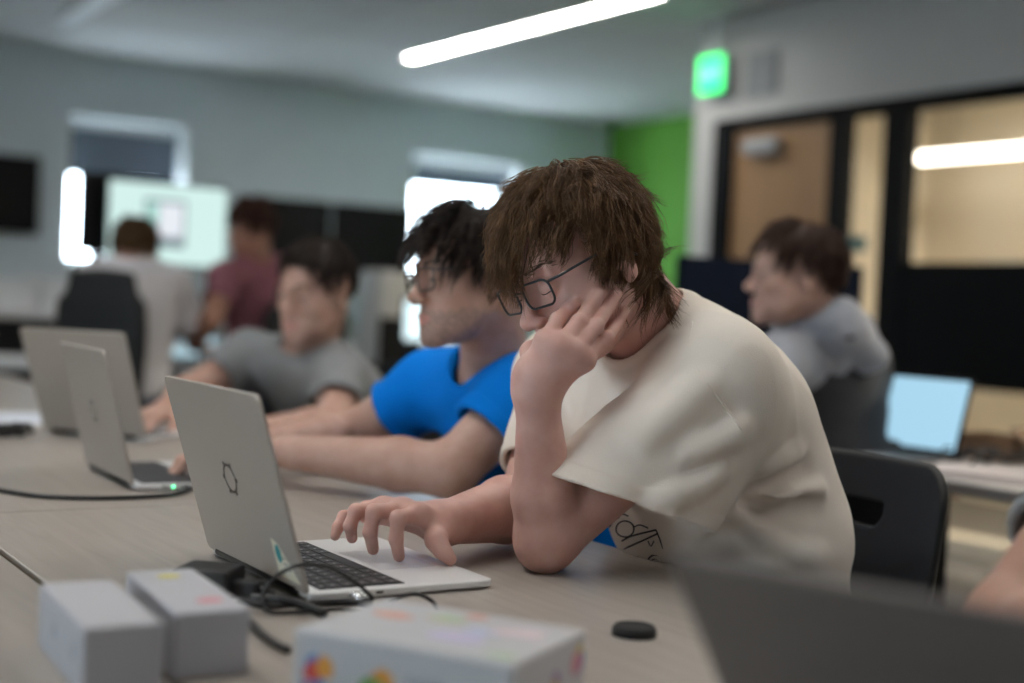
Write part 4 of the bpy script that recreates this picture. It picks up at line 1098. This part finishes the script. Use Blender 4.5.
# ================================================================== person in the cream shirt
cream_m = mat('cream_cotton', (.85, .765, .675), .95, noise=.05, nscale=9, bump=.35, bscale=700, spec=.2, sheen=.15)
hairA = hair_mat('hair_brown', (.215, .115, .055), (.075, .039, .019))
def cast_main():
    p = person('person in a cream t-shirt with glasses leaning the cheek on one hand', (.36, 1.96, 0))
    M, c = head_frame(U(534, 291, 1.725), (-.80, -.60), math.radians(27), math.radians(11))
    neckb = np.array([.198, 1.865, 1.012])
    J = dict(shL=U(722, 382, 1.76), shR=np.array([.080, 2.04, .955]), elL=U(546, 540, 1.685), elR=np.array([.035, 1.865, .785]),
             wrL=U(537, 391, 1.655), wrR=U(444, 523, 1.70),
             spine=[np.array([.385, 1.965, .56]), np.array([.345, 1.945, .76]), np.array([.272, 1.915, .905]), neckb])
    ho = head_ops(M, c, 1., neckb, lid=0)
    # propped left hand: the fingers lie on the cheek
    def on(px, py, off):
        d = surf_depth(ho, px, py, 1.5, 1.95); d = d if d is not None else 1.70
        return U(px, py, d - off)
    mcp = [U(546, 341, 1.640), U(560, 347, 1.632), U(573, 353, 1.636), U(584, 360, 1.646)]
    fing = [(U(558, 320, 1.660), on(567, 311, .008), on(574, 303, .005)),
            (U(579, 322, 1.656), on(590, 307, .008), on(600, 294, .005)),
            (U(596, 326, 1.658), on(608, 308, .008), on(617, 294, .005)),
            (U(607, 338, 1.664), on(616, 325, .008), on(625, 312, .005))]
    th = (U(530, 372, 1.675), U(531, 352, 1.71), U(541, 343, 1.735), U(556, 340, 1.755))
    handL = hand_ops(J['wrL'], mcp, fing, th, 1.02)
    # right hand on the trackpad
    mcpR = [U(419, 514, 1.655), U(402, 510, 1.675), U(384, 509, 1.695), U(368, 512, 1.715)]
    fR = [(U(398, 518, 1.625), U(396, 539, 1.625), U(399, 556, 1.645)), (U(374, 512, 1.640), U(370, 532, 1.640), U(373, 549, 1.662)),
          (U(356, 511, 1.665), U(350, 526, 1.660), U(352, 538, 1.672)), (U(344, 517, 1.690), U(338, 527, 1.680), U(335, 536, 1.675))]
    thR = (U(438, 530, 1.665), U(436, 540, 1.645), U(443, 551, 1.638), U(450, 559, 1.640))
    handR = hand_ops(J['wrR'], mcpR, fR, thR, 1.0)
    body = ho + torso_ops(J, -.018, .92) + [('u', .02, arm_ops(J['shL'], J['elL'], J['wrL'], .86))] + [('u', .02, arm_ops(J['shR'], J['elR'], J['wrR'], .98))]
    body += [(o_, k_, g_) for o_, k_, g_ in handR]
    body += [('u', .006, handL[0][2]), ('u', .022, cone(J['wrL'], J['wrL'] + unit(J['wrL'] - J['elL'])*.02, .026))]
    sdf_mesh('body', body, .0022, skin_a, p, lo=np.array([-1, 1.4, .5]))
    # shirt
    T = torso_ops(J, .016, 1.0)
    front = [('u', .07, ell((.245, 1.875, .80), (.105, .13, .12))), ('u', .06, ell((.215, 1.90, .90), (.10, .14, .10)))]
    hem = np.array([(572+686)/2., 512.])
    nrm = unit(unit(J['elL'] - J['shL'])*.55 + np.array([0.05, 0, -.75]))
    ex = [('u', .05, cone(U(735, 428, 1.76), U(650, 560, 1.69), .046, .048))]
    s1, c1_ = sleeve(J['shL'], J['elL'], .70, .070, .080, nrm, extra=ex)
    s2, c2_ = sleeve(J['shR'], J['elR'], .72, .064, .056, unit(unit(J['elR']-J['shR'])+np.array([0,0,-.4])))
    neckv = unit(c - neckb)
    ops = T + front + s1 + s2
    ops += [('s', .006, cone(neckb + neckv*.004 - np.array([-.012,-.01,.0]), neckb + neckv*.25, .066, .075)),
            ('s', .004, cone(J['shL'] + (J['elL']-J['shL'])*.40, J['elL'], .058, .062)), c2_]
    rib = cone(neckb + neckv*.004 - np.array([-.012,-.01,.0]), neckb + neckv*.25, .066, .075)
    # drag folds drawn on the cloth
    base = [q for q in ops]
    def fold(pts, r, up=True, k=.022):
        P = []
        for a, b in smooth_path(pts, 3):
            d = surf_depth(base, a, b, 1.4, 2.3)
            if d is not None: P.append((d, U(a, b, d + (.55*r if up else -.60*r))))
        return [('u' if up else 's', k, cone(P[i][1], P[i+1][1], r)) for i in range(len(P)-1) if abs(P[i][0] - P[i+1][0]) < .012]
    F = []
    for pts, r, up in [([(735, 480), (770, 466), (806, 450)], .010, True), ([(728, 492), (765, 497), (800, 495), (828, 486)], .009, True),
                       ([(728, 506), (750, 528), (775, 546), (830, 560)], .012, True), ([(712, 512), (735, 545), (775, 566)], .009, True),
                       ([(733, 486), (765, 482), (806, 468)], .007, False), ([(730, 500), (770, 512), (815, 508)], .008, False),
                       ([(690, 455), (720, 442), (742, 425)], .010, True), ([(640, 440), (675, 410), (700, 385)], .012, True),
                       ([(655, 500), (690, 490), (722, 470)], .008, True)]:
        F += fold(pts, r, up)
    ops += F
    # collar rib
    cc = neckb + neckv*.012
    w1, w2 = waves(5, 10, 25, 60), waves(8, 8, 60, 120); w3 = ridges(21, 7, 30, 70, .0014, (1., 1., .55))
    sh = sdf_mesh('t_shirt', ops, .0032, cream_m, p, disp=lambda P: .0020*w1(P) + .0007*w2(P) + w3(P) + .0022*np.clip((.0135 - pdist(rib, P[:, 0], P[:, 1], P[:, 2]))/.0015, 0, 1), lo=np.array([-1, 1.4, .50]))
    def onshirt(pts, off=.0008, n=5):
        out = []
        for a, b in smooth_path(pts, n):
            d = surf_depth(ops, a, b, 1.4, 2.3)
            if d is not None: out.append(U(a, b, d - off))
        return out
    for pts in ([(693, 322), (690, 345), (700, 372), (722, 402), (742, 430)],):
        P = onshirt(pts, -.0005)
        if len(P) > 2: o = MB().tube(P, .0016, 6).build('seam', cream_m, p); bake(o, p)
    ink = mat('print_ink', (.05, .045, .04), .9)
    f = MB(); ok = 0
    def arc(cx, cy, rx, ry, a0, a1, n=9): return [(cx + rx*math.cos(math.radians(a)), cy + ry*math.sin(math.radians(a))) for a in np.linspace(a0, a1, n)]
    for pts, r in [([(614, 516), (609, 530), (610, 548), (618, 556)], .0018), (arc(625, 529, 9, 8, 0, 360, 14), .0010), ([(622, 541), (632, 536), (656, 530)], .0012), ([(624, 549), (642, 541), (657, 534)], .0012),
                   ([(618, 556), (634, 562), (650, 568), (664, 573)], .0020), (arc(655, 562, 7, 7, 150, 380, 12), .0012), (arc(655, 563, 4, 4, 150, 380, 10), .0009), ([(656, 530), (660, 540), (664, 552)], .0009),
                   ([(634, 527), (640, 525), (648, 528)], .0009), ([(648, 541), (651, 546), (654, 541)], .0009), (arc(636, 561, 5, 4, 180, 360, 8), .0010), ([(618, 518), (622, 514), (628, 516)], .0010)]:
        P = onshirt(pts, .0004, 4)
        if len(P) > 2: f.tube(P, r, 5); ok += 1
    if ok: o = f.build('line_drawing_print', ink, p); bake(o, p)
    face = (np.array([0, .030, -.040]), np.array([.064, .062, .082]))
    avoid = [(np.array([0, .030, -.040]), np.array([.063, .060, .080])), (np.array([0, -.035, -.075]), np.array([.060, .055, .09]))]
    HM = ([0, 25, 42, 62, 76, 95, 125, 180], [.42, .42, .47, .16, -.12, -.34, -.66, -.80])
    make_hair('hair', M, c, 1., p, hairA, 11, n=700, nch=15, length=.085, lvar=.25, width=.0006, lift=(.02, .17), grav=.28, curl=.60, avoid=avoid, front_len=.098, fringe=.5, up0=.12,
              back_len=.14, sweep=.35, seg=12, wob=.0042, clump=.94, part=(.005, -.045), hl=HM, temple=.50)
    brows(M, c, 1., p, mat('brow_brown', (.12, .07, .04), .6)); eyes(M, c, 1., p, (0, 1, -.5)); lashes(M, c, 1., p); glasses(M, c, 1., p)
    legs(J, p, darkcloth_m, (-.80, -.60, 0))
    ch = build_shell_chair((.345, 1.995, 0), yaw_of((-.84, -.54)), 'black plastic chair with a hand slot behind the cream shirt'); ch.scale = (1, 1, .975)
    return M, c
cast_main()

# ================================================================== the other students
def hands_of(J, sp):
    o = []
    for s_ in ('L', 'R'):
        d, n, side, cu = sp[s_]; o += relaxed_hand(J['wr'+s_], d, n, side, cu, sp.get('s', .98))
    return o
def cast(label, loc, eye, fh, pitch, roll, J, skin, cloth, trous, hair, hands, h=.004, arm=1., sl=(.60, .62), knee=None, hs=1., lid=.0030, face=True, tor=1., hood=False, mfun=None, cname='t_shirt', scale=1., clo=.50, stubble=False):
    p = person(label, loc); M, c = head_frame(eye, fh, pitch, roll); nb = J['spine'][3]
    ho = head_ops(M, c, hs, nb, lid=lid)
    body = ho + torso_ops(J, -.018, .92*tor)
    for s_ in ('L', 'R'): body.append(('u', .02, arm_ops(J['sh'+s_], J['el'+s_], J['wr'+s_], arm)))
    body += hands_of(J, hands)
    sdf_mesh('body', body, h, [skin, lip_m, stub_m], p, lo=np.array([-9, -9, .5]), mfun=face_zones(M, c, hs, stubble))
    ops = torso_ops(J, .014, tor); cuts = []
    for s_, fr in (('L', sl[0]), ('R', sl[1])):
        a, b = sleeve(J['sh'+s_], J['el'+s_], fr, .066*arm, .066*arm if fr < .9 else .056)
        ops += a; cuts.append(b)
        if fr > .9: ops.append(('u', .02, cone(J['el'+s_], J['el'+s_] + (J['wr'+s_]-J['el'+s_])*.92, .052, .040)))
    nv = unit(c - nb)
    ops += [('s', .006, cone(nb + nv*.004, nb + nv*.25, .064, .072))]
    if max(sl) < .9 and h < .0055: ops += cuts
    if hood: ops += hood
    w1 = waves(len(label), 10, 25, 60); 
    sdf_mesh(cname, ops, h*1.2, cloth, p, disp=lambda P: .003*w1(P), lo=np.array([-9, -9, clo]), mfun=mfun)
    if face: eyes(M, c, hs, p, (0, 1, -.25))
    legs(J, p, trous, knee if knee is not None else fh)
    hair = dict(hair); hm = hair.pop('m')
    make_hair('hair', M, c, hs, p, hm, len(label)*3, avoid=[(np.array([0, .030, -.040]), np.array([.062, .059, .080])), (np.array([0, -.035, -.075]), np.array([.058, .053, .09]))], **hair)
    return p, M, c
HE = ([0, 30, 50, 64, 76, 100, 125, 180], [.44, .40, .28, -.08, .10, .06, -.50, -.62])
A3 = lambda *v: np.array(v, float)
blue_m = mat('blue_cotton', (.001, .19, .68), .9, noise=.06, nscale=9, bump=.3, bscale=600, spec=.1)
grey_m = mat('grey_cotton', (.22, .225, .23), .95, noise=.06, nscale=9, bump=.3, bscale=600)
hoodl_m = mat('hoodie_light', (.34, .35, .38), .95, noise=.08, nscale=30, bump=.3, bscale=500)
hoodd_m = mat('hoodie_dark', (.038, .039, .043), .95, noise=.08, nscale=30, bump=.3, bscale=500)
mar_m = mat('maroon_cotton', (.24, .09, .115), .95, noise=.06, nscale=9)
pale_m = mat('pale_shirt', (.60, .585, .61), .95, noise=.06, nscale=9)
hairB = hair_mat('hair_black_brown', (.030, .019, .015), (.013, .009, .008)); hairC = hair_mat('hair_dark', (.034, .022, .017), (.015, .010, .009))
hairD = hair_mat('hair_chestnut', (.062, .030, .018), (.026, .013, .009)); hairE = hair_mat('hair_mid_brown', (.10, .052, .020), (.05, .026, .011)); hairF = hair_mat('hair_auburn', (.075, .028, .017), (.035, .014, .010))
up = A3(0, 0, 1)
# blue shirt
J = dict(shL=U(524, 400, 2.27), shR=U(432, 388, 2.55), elL=U(450, 470, 2.20), elR=U(352, 436, 2.60), wrL=U(290, 452, 2.32), wrR=U(260, 446, 2.42),
         spine=[A3(.20, 2.50, .56), A3(.14, 2.47, .70), A3(.05, 2.43, .82), U(492, 376, 2.38)])
p2, M2h, c2h = cast('person with dark hair and glasses in a bright blue t-shirt typing', (.2, 2.5, 0), U(424, 279, 2.22), (-.88, -.47), math.radians(6), math.radians(4), J, skin_b, blue_m, denim_m,
     dict(m=hairB, n=320, nch=10, length=.065, front_len=.072, back_len=.045, lift=(.08, .30), grav=.28, sweep=.2, width=.0009),
     dict(L=(A3(-.93, .36, -.02), up, A3(.2, 1, 0), (18, 28, 15)), R=(A3(-.88, -.30, -.06), up, A3(0, -1, 0), (18, 30, 18))), h=.0028, sl=(.52, .50), lid=.0030, stubble=True, hs=.93)
glasses(M2h, c2h, .93, p2, w=.052, h=.038); brows(M2h, c2h, .93, p2, hairB)
build_shell_chair((.22, 2.52, 0), yaw_of((-.84, -.54)), 'black plastic chair under the blue shirted student')
# grey shirt
J = dict(shL=U(342, 384, 3.30), shR=U(250, 358, 3.52), elL=U(332, 427, 3.10), elR=U(190, 393, 3.36), wrL=U(258, 431, 2.98), wrR=U(170, 407, 3.16),
         spine=[A3(-.33, 3.62, .56), A3(-.38, 3.56, .69), A3(-.45, 3.48, .79), U(304, 360, 3.44)])
p3, M3h, c3h = cast('person in a grey t-shirt with short dark hair looking down at a laptop', (-.3, 3.62, 0), U(293, 296, 3.28), (-.55, -.83), math.radians(10), math.radians(-4), J, skin_b, grey_m, darkcloth_m,
     dict(m=hairC, hl=HE, n=240, nch=9, length=.040, front_len=.030, back_len=.03, lift=(.02, .12), grav=.25, width=.0013),
     dict(L=(A3(-.8, -.5, -.10), up, A3(-.3, .9, 0), (25, 40, 20)), R=(A3(-.35, -.90, -.18), up, A3(.9, -.3, 0), (25, 45, 25))), h=.004, sl=(.58, .62), lid=.0026)
brows(M3h, c3h, 1., p3, hairC)
build_shell_chair((-.30, 3.64, 0), yaw_of((-.84, -.54)), 'black plastic chair behind the grey shirted student')
# hooded student at right
J = dict(shL=U(776, 364, 3.20), shR=U(862, 362, 3.52), elL=U(752, 440, 3.12), elR=U(880, 440, 3.55), wrL=U(758, 452, 3.34), wrR=U(905, 452, 3.42),
         spine=[U(828, 520, 3.38), U(830, 460, 3.40), U(832, 400, 3.42), U(816, 336, 3.40)])
nb = J['spine'][3]
hd = [('u', .03, cone(U(800, 322, 3.27), U(838, 322, 3.24), .036, .054)), ('u', .03, cone(U(838, 322, 3.24), U(872, 354, 3.28), .054, .042)), ('u', .02, cone(U(784, 330, 3.30), U(800, 322, 3.27), .028, .036)), ('u', .03, cone(U(842, 336, 3.25), U(838, 358, 3.27), .05, .03)), ('u', .03, cone(U(866, 352, 3.30), U(858, 330, 3.42), .04, .045))]
shl, ell_ = J['shL'], J['elL']; nbv = nb
def hood_mat(C):
    d = [pdist(q[2], C[:, 0], C[:, 1], C[:, 2]) for q in hd]; dm = np.min(d, 0)
    da = np.minimum(pdist(cone(J['shL'], J['elL'], .112), C[:, 0], C[:, 1], C[:, 2]), pdist(cone(J['shL'], J['shL']*.45 + nb*.55, .100), C[:, 0], C[:, 1], C[:, 2]))
    return np.where((dm < .012) | (da < .0), 0, 1)
p4, M4h, c4h = cast('person in a two tone grey hoodie with short brown hair turned to the left', (.75, 3.4, 0), U(761, 274, 3.22), (-.99, -.06), math.radians(0), 0., J, skin_b, [hoodl_m, hoodd_m], darkcloth_m,
     dict(m=hairD, hl=HE, n=260, nch=9, length=.060, front_len=.050, back_len=.05, lift=(.03, .20), grav=.22, width=.0013),
     dict(L=(A3(.3, .9, -.2), up, A3(1, 0, 0), (25, 40, 20)), R=(A3(.9, -.3, -.2), up, A3(0, 1, 0), (25, 40, 20))), h=.004, sl=(1., 1.), knee=(.3, .95, 0), mfun=hood_mat, hood=hd, cname='hoodie')
build_shell_chair((.79, 3.40, 0), yaw_of((1., .25)), 'black plastic chair under the hooded student')
# two far students in front of the glowing monitor
def office_chair(loc, rz, label):
    c = empty('office_chair', loc, rz, label, 'chair'); f = MB()
    ops = [('u', 0, rbox((0, .25, .84), (.205, .022, .25), None, .02))]
    b = sdf_mesh('backrest', [('u', 0, grp(('u', .0, rbox((0, .25, .83), (.15, .022, .26), None, .02)), ('u', .05, rbox((0, .25, .80), (.20, .022, .19), None, .02)), ('u', .05, ell((0, .245, .84), (.20, .03, .24)))))], .006, plastic_m); b.parent = c
    MB().box((.03, .277, .995), (.085, .003, .035), bev=.001).build('back_label', mat('chair_label_grey', (.20, .21, .22), .5), c)
    sdf_mesh('seat', [('u', 0, rbox((0, 0, .47), (.235, .23, .035), None, .03))], .006, mat('seat_fabric', (.02, .02, .022), .95), None).parent = c
    f = MB(); f.tube(smooth_path([(0, .06, .44), (0, .24, .46), (0, .285, .60), (0, .275, .75)], 6), .022, 10); f.build('back_bar', plastic_m, c)
    MB().cyl((0, 0, .10), (0, 0, .44), .028).build('gas_column', leg_m, c)
    for s_ in (-1, 1):
        a = MB(); a.tube(smooth_path([(s_*.20, .05, .45), (s_*.275, .05, .47), (s_*.28, .05, .66)], 6), .016, 8); ar = a.build('armrest', mat('arm_grey', (.13, .135, .14), .5), c)
        MB().box((s_*.28, .03, .672), (.085, .25, .026), bev=.012).build('arm_pad', mat('arm_grey'), ar)
    for i in range(5):
        a = i*2*math.pi/5 + .3; q = MB(); q.tube([(0, 0, .10), (.30*math.cos(a), .30*math.sin(a), .07)], [.03, .016], 10); l = q.build('leg', plastic_m, c)
        w_ = MB(); w_.cyl((.30*math.cos(a) - .02*math.sin(a), .30*math.sin(a) + .02*math.cos(a), .03), (.30*math.cos(a) + .02*math.sin(a), .30*math.sin(a) - .02*math.cos(a), .03), .029); w_.build('caster', plastic_m, l)
    return c
J = dict(shL=U(95, 280, 5.20), shR=U(172, 284, 5.26), elL=U(84, 325, 5.30), elR=U(190, 325, 5.35), wrL=U(110, 345, 5.45), wrR=U(180, 330, 5.58),
         spine=[U(125, 395, 5.18), U(126, 350, 5.18), U(130, 310, 5.20), U(134, 270, 5.24)])
hh = dict(L=(A3(0.3, 1, -.1), up, A3(1, 0, 0), (15, 25, 15)), R=(A3(-.3, 1, -.1), up, A3(-1, 0, 0), (15, 25, 15)))
p5, M5, c5 = cast('person in a pale grey shirt seen from behind facing the glowing monitor', tuple(J['spine'][0]*[1, 1, 0]), U(142, 253, 5.34), (.05, 1.), math.radians(8), 0., J, skin_b, pale_m, denim_m,
     dict(m=hairE, n=180, nch=7, length=.045, lift=(.02, .12), grav=.2, width=.002), hh, h=.006, sl=(1., 1.), face=False, cname='long_sleeved_shirt', arm=1.05, tor=1.05)
q = J['spine'][0]
oc = office_chair((q[0] + .02, q[1] + .0, 0), yaw_of((.25, .95)), 'black office chair with a small grey back label behind the pale shirt'); oc.scale = (.86, .9, 1.02)
J = dict(shL=U(226, 278, 5.45), shR=U(283, 272, 5.78), elL=U(212, 318, 5.28), elR=U(290, 318, 5.85), wrL=U(193, 345, 5.45), wrR=U(262, 340, 6.0),
         spine=[U(262, 380, 5.68), U(260, 340, 5.68), U(256, 300, 5.66), U(253, 266, 5.65)])
p6, M6, c6 = cast('person in a maroon t-shirt with auburn hair sitting beside the glowing monitor', tuple(J['spine'][0]*[1, 1, 0]), U(239, 230, 5.62), (-.75, .66), math.radians(5), 0., J, skin_c, mar_m, denim_m,
     dict(m=hairF, hl=HE, n=180, nch=7, length=.055, lift=(.02, .16), grav=.2, width=.002), hh, h=.006, sl=(.6, .6), face=False, arm=.95)
q = J['spine'][0]
office_chair((q[0] + .02, q[1] - .03, 0), yaw_of((-.75, .66)), 'black office chair beneath the maroon shirted student')
# person whose arm enters the frame at right
J = dict(shL=U(1112, 496, 1.30), shR=A3(.84, 1.50, .90), elL=U(1010, 630, 1.20), elR=A3(.86, 1.20, .80), wrL=A3(.46, .98, .80), wrR=A3(.66, 1.0, .80),
         spine=[A3(.80, 1.52, .55), A3(.78, 1.47, .68), A3(.735, 1.42, .80), A3(.69, 1.37, .93)])
p7, M7, c7 = cast('person at the right frame edge showing a bare arm and grey sleeve', (.80, 1.52, 0), A3(.645, 1.30, 1.10), (-.6, -.75), math.radians(12), 0., J, skin_c, grey_m, darkcloth_m,
     dict(m=hairF, n=300, nch=9, length=.20, front_len=.22, back_len=.24, lift=(.03, .15), grav=.5, width=.001),
     dict(L=(A3(-.7, -.6, -.25), up, A3(.6, -.7, 0), (25, 35, 20)), R=(A3(-.7, -.6, -.25), up, A3(-.6, .7, 0), (25, 35, 20))), h=.005, sl=(.42, .45), arm=.92, tor=.9)
build_shell_chair((.82, 1.54, 0), yaw_of((-.6, -.8)), 'black plastic chair at the right frame edge under the person with the bare arm')
